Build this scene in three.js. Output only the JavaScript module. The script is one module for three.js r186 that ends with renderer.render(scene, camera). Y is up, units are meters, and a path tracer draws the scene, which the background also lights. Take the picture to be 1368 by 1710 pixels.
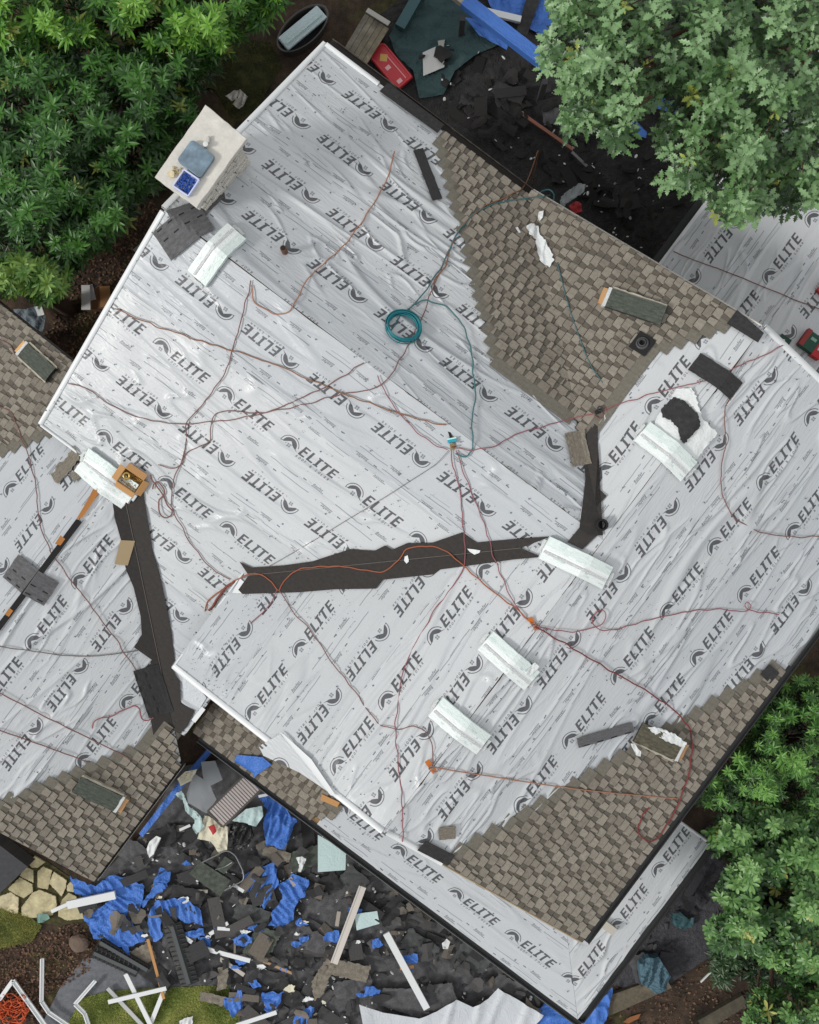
import * as THREE from 'three';
import { ImprovedNoise } from 'three/addons/math/ImprovedNoise.js';
import { mergeGeometries } from 'three/addons/utils/BufferGeometryUtils.js';
import { RoundedBoxGeometry } from 'three/addons/geometries/RoundedBoxGeometry.js';

// ---------- camera: a drone looking straight down from 21.4 m ----------
const CAM_Y = 21.4, FOV = 50, FOCAL = 855 / Math.tan(FOV * Math.PI / 360);
const scene = new THREE.Scene();
const camera = new THREE.PerspectiveCamera(FOV, 0.8, 0.1, 400);
camera.position.set(0, CAM_Y, 0);
camera.up.set(0, 0, -1);
camera.lookAt(0, 0, 0);
scene.add(camera);

// ---------- overcast sky ----------
const SKY = 0.57;
{
  const w = 64, h = 32, d = new Float32Array(w * h * 4);
  for (let j = 0; j < h; j++) for (let i = 0; i < w; i++) {
    const el = (j + 0.5) / h * Math.PI - Math.PI / 2;
    const s = Math.sin(el), k = (j * w + i) * 4;
    const L = s > 0 ? SKY * (0.45 + 0.55 * s) * 1.12 : SKY * 0.06;
    d[k] = L * 0.992; d[k + 1] = L * 1.0; d[k + 2] = L * 1.014; d[k + 3] = 1;
  }
  const t = new THREE.DataTexture(d, w, h, THREE.RGBAFormat, THREE.FloatType);
  t.mapping = THREE.EquirectangularReflectionMapping;
  t.magFilter = t.minFilter = THREE.LinearFilter; t.needsUpdate = true;
  scene.background = t; scene.environment = t; scene.environmentIntensity = 1;
}
const sun = new THREE.DirectionalLight(new THREE.Color(1.0, 0.97, 0.93), 1.5);
sun.position.set(-30, 22, 9); sun.target.position.set(0, 0, 0);
sun.castShadow = true; sun.shadow.radius = 20; sun.shadow.mapSize.set(2048, 2048);
Object.assign(sun.shadow.camera, { left: -16, right: 16, top: 16, bottom: -16, near: 1, far: 90 });
scene.add(sun, sun.target);
const renderer = new THREE.WebGLRenderer({ antialias: true });
renderer.toneMapping = THREE.LinearToneMapping; renderer.toneMappingExposure = 1.35;
renderer.shadowMap.enabled = true;

// ---------- helpers ----------
let seedState = 7;
function rnd() { seedState |= 0; seedState = seedState + 0x6D2B79F5 | 0; let t = Math.imul(seedState ^ seedState >>> 15, 1 | seedState); t = t + Math.imul(t ^ t >>> 7, 61 | t) ^ t; return ((t ^ t >>> 14) >>> 0) / 4294967296; }
const rr = (a, b) => a + (b - a) * rnd();
const pick = a => a[Math.floor(rnd() * a.length)];
const PN = new ImprovedNoise();
const nz = (x, y, z = 0) => PN.noise(x + 31.7, y + 12.3, z + 5.1);
const V = (x, y, z) => new THREE.Vector3(x, y, z);
const sm = (e0, e1, x) => { const t = Math.min(1, Math.max(0, (x - e0) / (e1 - e0))); return t * t * (3 - 2 * t); };
// a point of the survey photograph at height y -> world
const at = (px, py, y = 0) => { const k = (CAM_Y - y) / FOCAL; return V((px - 684) * k, y, (py - 855) * k); };
// house frame: a runs along the main ridge, b along the wing ridge
const HOUSE_TURN = -Math.atan2(0.6, 0.8);
const toA = (x, z) => 0.8 * x + 0.6 * z, toB = (x, z) => -0.6 * x + 0.8 * z;
const fromAB = (a, b, y = 0) => V(0.8 * a - 0.6 * b, y, 0.6 * a + 0.8 * b);
const used = {};
function numbered(n) { const k = used[n] = (used[n] || 0) + 1; return k === 1 ? n : `${n}_${String(k - 1).padStart(3, '0')}`; }
function tag(o, label, category, group, kind) {
  o.userData.label = label; if (category) o.userData.category = category;
  if (group) o.userData.group = group; if (kind) o.userData.kind = kind; return o;
}
function mesh(name, geo, m, parent) {
  const o = new THREE.Mesh(geo, m); o.name = parent ? name : numbered(name);
  o.castShadow = o.receiveShadow = true; (parent || scene).add(o); return o;
}
function thing(name, label, category, pos = V(0, 0, 0), group) {
  const o = new THREE.Group(); o.name = numbered(name); scene.add(o); o.position.copy(pos);
  return tag(o, label, category, group);
}
function solid(name, geo, m, label, category, group) { return tag(mesh(name, geo, m), label, category, group); }
function geo(pos, idx, uv) {
  const g = new THREE.BufferGeometry();
  g.setAttribute('position', new THREE.Float32BufferAttribute(pos, 3));
  g.setAttribute('uv', new THREE.Float32BufferAttribute(uv || new Array(pos.length / 3 * 2).fill(0), 2));
  g.setIndex(idx); g.computeVertexNormals(); return g;
}
const merge = l => mergeGeometries(l.map(g => { const h = g.index ? g.toNonIndexed() : g.clone(); for (const k of Object.keys(h.attributes)) if (!['position', 'normal', 'uv'].includes(k)) h.deleteAttribute(k); return h; }));
const box = (w, h, d, x = 0, y = 0, z = 0, ry = 0, r = 0) => { const g = r ? new RoundedBoxGeometry(w, h, d, 2, r) : new THREE.BoxGeometry(w, h, d); if (ry) g.rotateY(ry); return g.translate(x, y, z); };
const cyl = (r0, r1, h, n = 16, x = 0, y = 0, z = 0) => new THREE.CylinderGeometry(r0, r1, h, n).translate(x, y, z);
function bar(p, q, w, h) { // box from p to q
  const d = q.clone().sub(p), L = d.length(); const g = new THREE.BoxGeometry(L, h, w);
  const m = new THREE.Matrix4(), X = d.normalize(), Z = V(0, 1, 0).cross(X).negate().normalize().negate(), Y = Z.clone().cross(X);
  m.makeBasis(X, Y, Z); m.setPosition(p.clone().add(q).multiplyScalar(0.5)); return g.applyMatrix4(m);
}
const tube = (pts, r, seg = 0, closed = false) => new THREE.TubeGeometry(new THREE.CatmullRomCurve3(pts, closed, 'centripetal'), seg || pts.length * 4, r, 6, closed);

// ---------- materials ----------
const mat = (c, rough = 0.8, o = {}) => new THREE.MeshStandardMaterial({ color: new THREE.Color(c), roughness: rough, side: THREE.DoubleSide, ...o });
function noiseTex(w, h, f, srgb = true) { // f(x,y) -> [r,g,b] 0..255, tiles
  const d = new Uint8Array(w * h * 4);
  for (let j = 0; j < h; j++) for (let i = 0; i < w; i++) { const c = f(i / w, j / h), k = (j * w + i) * 4; d[k] = c[0]; d[k + 1] = c[1]; d[k + 2] = c[2]; d[k + 3] = 255; }
  const t = new THREE.DataTexture(d, w, h); t.wrapS = t.wrapT = THREE.RepeatWrapping; t.magFilter = THREE.LinearFilter; t.minFilter = THREE.LinearMipmapLinearFilter; t.generateMipmaps = true;
  if (srgb) t.colorSpace = THREE.SRGBColorSpace; t.needsUpdate = true; return t;
}
// tiling noise from blended offsets
function tn(x, y, f, z = 0) {
  const n = (u, v) => nz(u * f, v * f, z);
  return n(x, y) * (1 - x) * (1 - y) + n(x - 1, y) * x * (1 - y) + n(x, y - 1) * (1 - x) * y + n(x - 1, y - 1) * x * y;
}
const hash = (i, j) => { const s = Math.sin(i * 127.1 + j * 311.7) * 43758.5453; return s - Math.floor(s); };
const grainTex = (base, amp, patch, f = 10) => noiseTex(256, 256, (x, y) => { const g = (hash(Math.floor(x * 256), Math.floor(y * 256)) - 0.5) * amp + tn(x, y, f, 3) * patch + tn(x, y, f * 3, 9) * patch * 0.6; return base.map(c => Math.max(0, Math.min(255, c * (1 + g)))); });
const grainBump = noiseTex(256, 256, (x, y) => { const v = 128 + 90 * (hash(Math.floor(x * 256), Math.floor(y * 256) + 7) - 0.5) + 60 * tn(x, y, 20, 2); return [v, v, v]; }, false);
const crinkleBump = noiseTex(512, 512, (x, y) => { const r = (f, z) => 1 - Math.min(1, Math.abs(tn(x, y, f, z)) * 5); const v = 60 + 90 * r(6, 1) * r(3, 8) + 60 * r(14, 4) + 25 * tn(x, y, 40, 6); return [v, v, v].map(q => Math.max(0, Math.min(255, q))); }, false);
const M = {
  white: mat('#d6dad9', 0.55), trim: mat('#dfe2e3', 0.45), black: mat('#1b1b1b', 0.85), darkGrey: mat('#3a3a3b', 0.85),
  felt: mat('#ffffff', 0.95, { map: grainTex([54, 51, 49], 0.2, 0.14), bumpMap: grainBump, bumpScale: 0.001 }),
  shingleBack: mat('#ffffff', 0.9, { map: grainTex([74, 76, 76], 0.45, 0.3), bumpMap: grainBump, bumpScale: 0.001 }),
  shingleDark: mat('#ffffff', 0.95, { map: grainTex([50, 50, 51], 0.6, 0.3), bumpMap: grainBump, bumpScale: 0.0015 }),
  greenish: mat('#ffffff', 0.92, { map: grainTex([76, 82, 74], 0.4, 0.35), bumpMap: grainBump, bumpScale: 0.001 }),
  gutter: mat('#2b2c2d', 0.5), wood: mat('#b98a57', 0.8), foam: mat('#d3a468', 0.9), card: mat('#b98d5c', 0.9),
  tan: mat('#a79373', 0.9), sheath: mat('#b5793e', 0.85), wall: mat('#b9b4a8', 0.8), deck: mat('#8f7350', 0.9),
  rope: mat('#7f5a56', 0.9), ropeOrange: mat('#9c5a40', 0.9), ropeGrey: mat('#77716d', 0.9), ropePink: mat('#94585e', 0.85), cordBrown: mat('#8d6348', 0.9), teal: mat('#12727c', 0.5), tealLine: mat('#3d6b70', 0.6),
  blue: mat('#3f72c4', 0.55, { bumpMap: crinkleBump, bumpScale: 0.02 }), 
  paper: mat('#dfe3e2', 0.7, { bumpMap: crinkleBump, bumpScale: 0.01 }), cream: mat('#d9d4bd', 0.75, { bumpMap: crinkleBump, bumpScale: 0.01 }), greyFelt: mat('#8e9296', 0.85), tealPaper: mat('#bfd6d5', 0.75, { bumpMap: crinkleBump, bumpScale: 0.008 }),
  red: mat('#b3222a', 0.5), darkTeal: mat('#2a4446', 0.7, { bumpMap: crinkleBump, bumpScale: 0.02 }),
  stone: mat('#ffffff', 0.95, { map: grainTex([200, 196, 186], 0.25, 0.3), bumpMap: grainBump, bumpScale: 0.004 }),
  capStone: mat('#ffffff', 0.9, { map: grainTex([208, 205, 197], 0.08, 0.08, 5), bumpMap: grainBump, bumpScale: 0.002 }),
  slate: mat('#ffffff', 0.75, { map: grainTex([112, 131, 145], 0.1, 0.25, 6) }),
  metal: mat('#8b8d8e', 0.4, { metalness: 0.6 }), rust: mat('#6b4a38', 0.8), copper: mat('#a8755d', 0.6),
};

// ---------- roof surfaces (plan a,b; t runs down the slope from its ridge, s along the courses) ----------
const RY = 5.76, RB = -1.34, RA = 2.45, PM = 0.37, PW = 0.347, LY = 4.48, PL = 0.37;
const SL = {
  mainUpper: { y0: RY, p: PM, T: 3.68, ab: (s, t) => [s, RB - t], st: (a, b) => [a, RB - b], u: -1, lo: t => -5.37, hi: t => RA - t * PM / PW },
  mainLower: { y0: RY, p: PM, T: 6.5, ab: (s, t) => [s, RB + t], st: (a, b) => [a, b - RB], u: 1,
    lo: t => t < 3.68 ? -5.37 : t < 3.72 ? -5.37 + (t - 3.68) / 0.04 * 1.62 : t - 7.47,
    hi: t => t < 3.67 ? RA - t * PM / PW : Math.min(-0.75, -1.46 + (t - 3.67) * 2.6) },
  wingUpper: { y0: RY, p: PW, T: 3.91, ab: (s, t) => [RA - t, s], st: (a, b) => [b, RA - a], u: 1, lo: t => -5.12, hi: t => RB - t * PW / PM },
  wingLower: { y0: RY, p: PW, T: 3.94, ab: (s, t) => [RA - t, s], st: (a, b) => [b, RA - a], u: 1, lo: t => RB + t * PW / PM, hi: t => 3.84 + 0.06 * t },
  wingRight: { y0: RY, p: PW, T: 3.62, ab: (s, t) => [RA + t, s], st: (a, b) => [b, a - RA], u: -1, lo: t => -5.12, hi: t => 3.84 - 0.04 * t },
  annexRight: { y0: LY, p: PL, T: 3.44, ab: (s, t) => [-4.0 + t, s], st: (a, b) => [b, a + 4.0], u: -1, lo: t => 2.13 + t, hi: t => 8.03 },
  annexLeft: { y0: LY, p: PL, T: 4.2, ab: (s, t) => [-4.0 - t, s], st: (a, b) => [b, -4.0 - a], u: 1, lo: t => 1.3, hi: t => 8.03 },
  porchFront: { y0: 3.36, p: 0.25, T: 1.62, ab: (s, t) => [s, 3.5 + t], st: (a, b) => [a, b - 3.5], u: 1, lo: t => -0.72, hi: t => 5.75 + t },
  porchSide: { y0: 3.36, p: 0.25, T: 1.62, ab: (s, t) => [5.75 + t, s], st: (a, b) => [b, a - 5.75], u: -1, lo: t => 1.44, hi: t => 3.5 + t },
};
for (const k in SL) { const S = SL[k]; S.k = 1 / Math.hypot(1, S.p); const [a0, b0] = S.ab(0, 0), [a1, b1] = S.ab(0, 1); S.n = V((a1 - a0) * S.p, 1, (b1 - b0) * S.p).normalize(); const [a2] = S.ab(1, 0); S.flip = false; }
const GAR = { y0: 3.75, p: 0.15, T: 5.1, ab: (s, t) => [6 - t, s], st: (a, b) => [b, 6 - a], u: 1, lo: t => -11, hi: t => -4.6 };
{ const S = GAR; S.k = 1 / Math.hypot(1, S.p); S.n = V(-S.p, 1, 0).normalize(); }
const SURF = [...Object.values(SL), GAR];
// highest built surface over a plan point (world x,z); ground is 0
function topAB(a, b) {
  let y = 0;
  for (const S of SURF) { const [s, t] = S.st(a, b); if (t < -0.001 || t > S.T || s < S.lo(t) - 0.001 || s > S.hi(t) + 0.001) continue; y = Math.max(y, S.y0 - S.p * t + (S.ok && !S.ok(s, t) ? 0.03 : 0)); }
  return y;
}
const topY = (x, z) => topAB(toA(x, z), toB(x, z));
// first surface met by the sight line of a survey pixel
function hit(px, py) {
  let best = at(px, py, 0);
  for (const S of SURF) {
    let y = S.y0 - 0.5; let q;
    for (let i = 0; i < 12; i++) { q = at(px, py, y); const [, t] = S.st(toA(q.x, q.z), toB(q.x, q.z)); y = S.y0 - S.p * t; }
    const [s, t] = S.st(toA(q.x, q.z), toB(q.x, q.z));
    if (t < -0.01 || t > S.T + 0.01 || s < S.lo(t) - 0.01 || s > S.hi(t) + 0.01) continue;
    if (S.ok && !S.ok(s, t)) y += 0.03;
    if (y > best.y) best = V(q.x, y, q.z);
  }
  return best;
}

// ---------- underlayment print ----------
const PITCH = 1.185, BAND = 0.84;
function drawIcon(c, K) { // house under an arched sun, centred on 0,0
  c.strokeStyle = c.fillStyle = INK; c.lineWidth = 0.012 * K;
  c.beginPath(); c.arc(0, 0.055 * K, 0.148 * K, Math.PI * 0.99, Math.PI * 1.94); c.stroke();
  c.beginPath(); c.arc(0, 0.052 * K, 0.116 * K, Math.PI, Math.PI * 2); c.closePath(); c.fill();
  c.fillStyle = BASE; c.beginPath(); c.moveTo(-0.14 * K, 0.082 * K); c.lineTo(-0.004 * K, -0.012 * K); c.lineTo(0.1 * K, 0.082 * K); c.closePath(); c.fill();
  c.fillStyle = INK; c.beginPath(); c.moveTo(0.04 * K, 0.01 * K); c.lineTo(0.165 * K, 0.085 * K); c.lineTo(0.07 * K, 0.052 * K); c.closePath(); c.fill();
  c.beginPath(); c.moveTo(-0.06 * K, 0.012 * K); c.lineTo(-0.165 * K, 0.062 * K); c.lineTo(-0.09 * K, 0.045 * K); c.closePath(); c.fill();
  c.fillStyle = '#80858a'; for (const x of [-0.03, 0.002]) for (const y of [0.036, 0.066]) c.fillRect(x * K, y * K, 0.025 * K, 0.025 * K);
}
const BASE = '#c8cbcd', INK = '#525357';
function printTexture() {
  const K = 640, W = Math.round(PITCH * K), H = Math.round(BAND * K);
  const cv = document.createElement('canvas'); cv.width = W; cv.height = H; const c = cv.getContext('2d');
  c.fillStyle = BASE; c.fillRect(0, 0, W, H);
  const cy = H / 2;
  c.save(); c.translate(0.17 * K, cy); drawIcon(c, K); c.restore();
  c.save(); c.fillStyle = INK; c.font = 'italic bold 150px sans-serif'; const w = c.measureText('ELITE').width;
  c.translate(0.325 * K, cy + 0.085 * K); c.scale(0.66 * K / w, 0.165 * K / 109); c.fillText('ELITE', 0, 0); c.restore();
  c.fillStyle = '#606267'; c.font = 'italic bold 31px sans-serif'; 'ROOF & SOLAR'.split('').forEach((ch, i) => c.fillText(ch, (0.335 + i * 0.052) * K, cy + 0.138 * K));
  // small print between the rows
  c.fillStyle = c.strokeStyle = '#6e7176';
  for (const [x, y] of [[0.1, 0.06], [0.62, 0.765]]) {
    c.fillRect(x * K, y * K - 6, 0.06 * K, 11); c.lineWidth = 1.5; c.strokeStyle = '#a0a6ac';
    c.strokeRect((x + 0.09) * K, y * K - 12, 15, 14); c.strokeRect((x + 0.125) * K, y * K - 12, 15, 14);
    c.font = 'italic bold 37px sans-serif'; c.fillStyle = '#6b6e73'; c.fillText('Roofer', (x + 0.165) * K, y * K + 4); c.fillRect((x + 0.16) * K, y * K + 7, 0.22 * K, 6);
  }
  c.fillStyle = '#90959a'; c.fillRect(0.5 * K, 0.03 * K, 0.5 * K, 8); c.fillRect(0.05 * K, 0.79 * K, 0.5 * K, 8); c.fillStyle = '#a0a5a9'; c.fillRect(0.6 * K, 0.09 * K, 0.34 * K, 6);
  // faint weave and scuffs
  for (let y = 0; y < H; y += 8) { c.fillStyle = 'rgba(150,158,168,0.16)'; c.fillRect(0, y, W, 1.5); }
  for (let x = 0; x < W; x += 8) { c.fillStyle = 'rgba(150,158,168,0.12)'; c.fillRect(x, 0, 1.5, H); }
  const t = new THREE.CanvasTexture(cv); t.colorSpace = THREE.SRGBColorSpace; t.wrapS = t.wrapT = THREE.RepeatWrapping; t.anisotropy = 8; return t;
}
const sheetBump = noiseTex(512, 512, (x, y) => { const r = (fx, fy, z) => { const n = (u, v) => nz(u * fx, v * fy, z); const q = n(x, y) * (1 - x) * (1 - y) + n(x - 1, y) * x * (1 - y) + n(x, y - 1) * (1 - x) * y + n(x - 1, y - 1) * x * y; return Math.max(0, 1 - Math.abs(q) * 7); }; const v = 70 + 75 * r(4, 14, 1) * Math.max(0.1, 0.5 + tn(x, y, 3, 5)) + 50 * r(7, 9, 4) * Math.max(0, 0.3 + tn(x, y, 4, 7)) + 12 * tn(x, y, 30, 2); return [v, v, v].map(q => Math.max(0, Math.min(255, q))); }, false);
const PRINTMAP = printTexture();
M.sheet = new THREE.MeshStandardMaterial({ map: PRINTMAP, roughness: 0.36, side: THREE.DoubleSide, bumpMap: sheetBump, bumpScale: 0.009 });
M.sheets = ['#ffffff', '#f6f7f7', '#eff1f3'].map(c => { const m = M.sheet.clone(); m.color.set(c); return m; });
M.plainSheet = mat('#c8cdd2', 0.5, { bumpMap: crinkleBump, bumpScale: 0.01 });

// wrinkles of loosely laid sheet, metres; long creases run along the course
function wrinkle(s, t, seed, slack) {
  const z = seed * 3.7;
  const ts = t + 0.16 * nz(s * 0.55, t * 0.5, z) + 0.03 * nz(s * 2.2, t * 2.2, z + 1);
  const patch = sm(-0.15, 0.5, nz(s * 0.5, t * 0.6, z + 2));
  const c1 = Math.max(0, 1 - Math.abs(nz(s * 0.36 + t * 0.35, ts * 3.6, z + 3)) * 7);
  const c2 = Math.max(0, 1 - Math.abs(nz(s * 0.9 - t * 1.6, ts * 2.6 + s * 0.9, z + 4)) * 9);
  const p2 = sm(0.05, 0.4, nz(s * 0.7, t * 0.8, z + 6));
  const c3 = Math.max(0, 1 - Math.abs(nz(s * 0.3 - t * 0.25, (t - 0.1 * s * nz(s * 0.2, t * 0.3, z + 9)) * 2.1, z + 8)) * 7);
  const h = slack * (0.024 * c1 * c1 * (0.05 + 1.2 * patch) + 0.036 * c2 * c2 * p2 + 0.042 * c3 * c3 * (0.3 + patch) + 0.014 * nz(s * 1.3, t * 1.9, z + 7));
  return h < 0 ? Math.max(h, -0.006) : 0.036 * Math.tanh(h / 0.036);
}
// bands: [centre t, 'n' | 'i' (turned print), s of the emblem]; one roll = one sheet
function sheetGeo(S, t0, t1, bands, seed, slack = 1, sMin = -99, sMax = 99, loose = null) {
  const pos = [], uv = [], idx = [];
  t0 = Math.max(t0, 0); t1 = Math.min(t1, S.T);
  if (t1 <= t0) return null;
  const edges = [t0]; for (let i = 0; i + 1 < bands.length; i++) edges.push((bands[i][0] + bands[i + 1][0]) / 2); edges.push(t1);
  for (let q = 0; q < bands.length; q++) {
    const [tc, kind, s0] = bands[q], e0 = Math.max(edges[q], t0), e1 = Math.min(edges[q + 1], t1);
    if (e1 <= e0 + 0.001) continue;
    const rows = Math.max(2, Math.round((e1 - e0) / 0.014)); let loM = 1e9, hiM = -1e9;
    for (let i = 0; i <= rows; i++) { const t = e0 + (e1 - e0) * i / rows; loM = Math.min(loM, S.lo(t)); hiM = Math.max(hiM, S.hi(t)); }
    const cols = Math.max(2, Math.round((Math.min(hiM, sMax) - Math.max(loM, sMin)) / 0.045)), base = pos.length / 3;
    for (let i = 0; i <= rows; i++) {
      const t = e0 + (e1 - e0) * i / rows, lo = Math.max(S.lo(t), sMin), hi = Math.max(lo, Math.min(S.hi(t), sMax));
      for (let j = 0; j <= cols; j++) {
        const s = lo + (hi - lo) * j / cols, edge = Math.min(1, (hi - s) / 0.3, (s - lo) / 0.3);
        const f = (t - t0) / (t1 - t0);
        const h = 0.003 + 0.007 * f * f + (0.2 + 0.8 * Math.max(0, edge)) * (loose && !loose(s, t) ? 0.002 : 0.004 + wrinkle(s, t, seed, slack));
        const [a, b] = S.ab(s, t);
        pos.push(a + S.n.x * h, S.y0 - S.p * t + S.n.y * h, b + S.n.z * h);
        const wx = 0.014 * nz(s * 1.7, t * 1.7, seed) + 0.006 * nz(s * 6, t * 9, seed + 3), wy = 0.016 * nz(s * 1.6, t * 1.3, seed + 7) + 0.008 * nz(s * 5, t * 8, seed + 5);
        const us = S.u * (s - s0 + wx) / PITCH, vs = (t - tc + wy) / S.k / BAND;
        if (kind === 'n') uv.push(0.17 / PITCH + us, 0.5 - vs); else uv.push(0.17 / PITCH - us, 0.5 + vs);
      }
    }
    for (let i = 0; i < rows; i++) for (let j = 0; j < cols; j++) {
      const k = base + i * (cols + 1) + j; idx.push(k, k + 1, k + cols + 1, k + 1, k + cols + 2, k + cols + 1);
    }
  }
  return upward(geo(pos, idx, uv));
}
function upward(g) { // faces look up
  const p = g.attributes.position, ix = g.index.array; let sum = 0; const A = V(), B = V(), C = V();
  const st = Math.max(3, Math.floor(ix.length / 300) * 3);
  for (let i = 0; i + 2 < ix.length; i += st) { A.fromBufferAttribute(p, ix[i]); B.fromBufferAttribute(p, ix[i + 1]); C.fromBufferAttribute(p, ix[i + 2]); sum += B.sub(A).cross(C.sub(A)).y; }
  if (sum < 0) { for (let i = 0; i + 2 < ix.length; i += 3) { const t = ix[i + 1]; ix[i + 1] = ix[i + 2]; ix[i + 2] = t; } g.computeVertexNormals(); }
  return g;
}
// deck slab below a slope
function deckGeo(S, th = 0.05) {
  const pos = [], idx = []; const n = 24;
  for (let i = 0; i <= n; i++) {
    const t = S.T * i / n, lo = S.lo(t), hi = Math.max(lo, S.hi(t)), y = S.y0 - S.p * t;
    for (const [s, d] of [[lo, 0], [hi, 0], [hi, th], [lo, th]]) { const [a, b] = S.ab(s, t); pos.push(a, y - d, b); }
  }
  for (let i = 0; i < n; i++) for (let k = 0; k < 4; k++) { const p = i * 4 + k, q = i * 4 + (k + 1) % 4; idx.push(p, q, p + 4, q, q + 4, p + 4); }
  idx.push(0, 1, 2, 0, 2, 3); const e = n * 4; idx.push(e, e + 2, e + 1, e, e + 3, e + 2);
  return geo(pos, idx).toNonIndexed();
}
const sp = (S, s, t, h) => { const [a, b] = S.ab(s, t); return V(a + S.n.x * h, S.y0 - S.p * t + S.n.y * h, b + S.n.z * h); };
// one laminated shingle strip from s0 to s1 with its exposed edge at t; teeth lie proud of the base
function slabST(S, s0, s1, t0, t1, h0, h1, th, jig = 0) {
  const P = [sp(S, s0, t0, h0 + th), sp(S, s1, t0, h0 + th), sp(S, s1 - jig, t1, h1 + th), sp(S, s0 + jig, t1, h1 + th), sp(S, s0, t0, h0), sp(S, s1, t0, h0), sp(S, s1 - jig, t1 + 0.011, h1), sp(S, s0 + jig, t1 + 0.011, h1)];  // lower edge flared outward so the painted dark course line shows from above
  const pos = [], uv = [], idx = [];
  const face = (a, b, c, d) => { const k = pos.length / 3; for (const i of [a, b, c, d]) { pos.push(P[i].x, P[i].y, P[i].z); uv.push(P[i].x * 3.1 + P[i].y, P[i].z * 3.1); } idx.push(k, k + 1, k + 2, k, k + 2, k + 3); };
  face(0, 1, 2, 3); face(7, 6, 2, 3); face(4, 7, 3, 0); face(5, 6, 2, 1);
  return geo(pos, idx, uv);
}
const shMat = new THREE.MeshStandardMaterial({ vertexColors: true, roughness: 0.95, side: THREE.DoubleSide, map: grainTex([235, 234, 231], 0.35, 0.16, 6), bumpMap: grainBump, bumpScale: 0.0015 });
const SH_TOP = ['#958e83', '#8e877c', '#9c958a', '#888177', '#928b81'].map(c => new THREE.Color(c));
const SH_CUT_SHADE = new THREE.Color('#35302b');  // black asphalt cut edge, doubling as a painted shadow line below each course
const SH_GAP = new THREE.Color('#6a645b'), SH_HEAD = new THREE.Color('#7b776d');
function paint(g, c) { const n = g.attributes.position.count, a = new Float32Array(n * 3); for (let i = 0; i < n; i++) { if (i > 3) c = SH_CUT_SHADE; a[i * 3] = c.r; a[i * 3 + 1] = c.g; a[i * 3 + 2] = c.b; } g.setAttribute('color', new THREE.BufferAttribute(a, 3)); return g; }
const mergeC = l => mergeGeometries(l.map(g => g.index ? g.toNonIndexed() : g));
// range(t, k) -> [lo, hi] of the course whose lower edge is at t
function shingleField(S, parent, tLow, tHigh, range) {
  const e = 0.116; let k = 0;
  for (let t = tLow; t > tHigh; t -= e, k++) {
    const [lo, hi] = range(t, k); if (hi - lo < 0.06) continue;
    const off = ((k * 0.147 + hash(k, 3) * 0.05) % 1);
    for (let c = Math.floor(lo - off) - 1 + off; c < hi; c += 1) {
      const s0 = Math.max(c, lo), s1 = Math.min(c + 0.998, hi); if (s1 - s0 < 0.04) continue;
      const h = 0.042 + 0.0015 * hash(k, c * 7);
      const list = [paint(slabST(S, s0, s1, t - 0.31 * S.k, t - e, h - 0.014, h - 0.001, 0.004), SH_HEAD), paint(slabST(S, s0, s1, t - e, t - 0.001, h - 0.001, h + 0.006, 0.004), SH_GAP)];
      let x = c + 0.02 * hash(k, c); const hk = Math.floor(hash(k * 3.1, c * 5.7) * 5);
      while (x < c + 0.99) {
        const w = 0.105 + 0.085 * hash(x * 91, k * 13), gap = 0.035 + 0.045 * hash(x * 57, k * 29);
        const q0 = Math.max(x, s0), q1 = Math.min(x + w, s1, c + 0.995);
        if (q1 - q0 > 0.03) list.push(paint(slabST(S, q0, q1, t - e * 1.02, t + 0.001, h + 0.001, h + 0.016, 0.008, 0.014), SH_TOP[(hk + Math.floor(hash(x * 33, k) * 2.4)) % 5]));
        x += w + gap;
      }
      mesh('shingle', mergeC(list), shMat, parent);
    }
  }
}

// ================= the house =================
const house = thing('house', 'large house with T-shaped gabled roof half covered in printed grey underlayment and brown shingles', 'house');
house.rotation.y = HOUSE_TURN;
const slope = {};
const PATCH = {};
const rolls = {
  mainUpper: [[0, 1.1, [[0.69, 'n', -2.48], [1.5, 'n', -1.6]]], [1.02, 1.95, [[1.5, 'n', -1.6]]], [1.87, 3.7, [[2.35, 'n', -2.45], [3.2, 'n', -3.82]]]],
  mainLower: [[0, 1.2, [[0.64, 'i', -3.88]]], [1.12, 2.86, [[1.56, 'n', -4.39], [2.36, 'i', -3.87]]], [2.78, 4.5, [[3.2, 'n', -4.42], [4.02, 'i', -3.6]]], [4.42, 6.6, [[4.85, 'i', -3.1], [5.7, 'n', -2.3]]]],
  wingUpper: [[0, 1.05, [[0.57, 'i', -3.34]]], [0.97, 2.6, [[1.4, 'n', -2.6], [2.2, 'i', -3]]], [2.5, 4, [[3, 'n', -4]]]],
  wingLower: [[0, 1.42, [[0.36, 'n', 1.19], [1.08, 'i', 1.21]]], [1.34, 3.02, [[1.69, 'n', 1.67], [2.55, 'i', 2.63]]], [2.94, 4, [[3.36, 'n', 2.95]]]],
  wingRight: [[0, 1.06, [[0.55, 'i', -1.13]]], [0.98, 1.9, [[1.42, 'n', -1.11]]], [1.82, 3.65, [[2.28, 'n', -0.845], [3.06, 'i', -1.5]]]],
  annexRight: [[0, 1.76, [[0.5, 'n', 3.94], [1.31, 'i', 3.9]]], [1.68, 3.5, [[2.17, 'n', 5.18], [3.0, 'i', 5.2]]]],
  annexLeft: [[0, 1.72, [[0.55, 'n', 3.31], [1.28, 'i', 3.49]]], [1.64, 3.3, [[2.1, 'n', 3.5], [2.9, 'i', 3]]], [3.2, 4.3, [[3.7, 'n', 3]]]],
  porchFront: [[0, 1.65, [[1.1, 'n', 3.26]]]],
  porchSide: [[0, 1.65, [[1.13, 'n', 2.27]]]],
};
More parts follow.
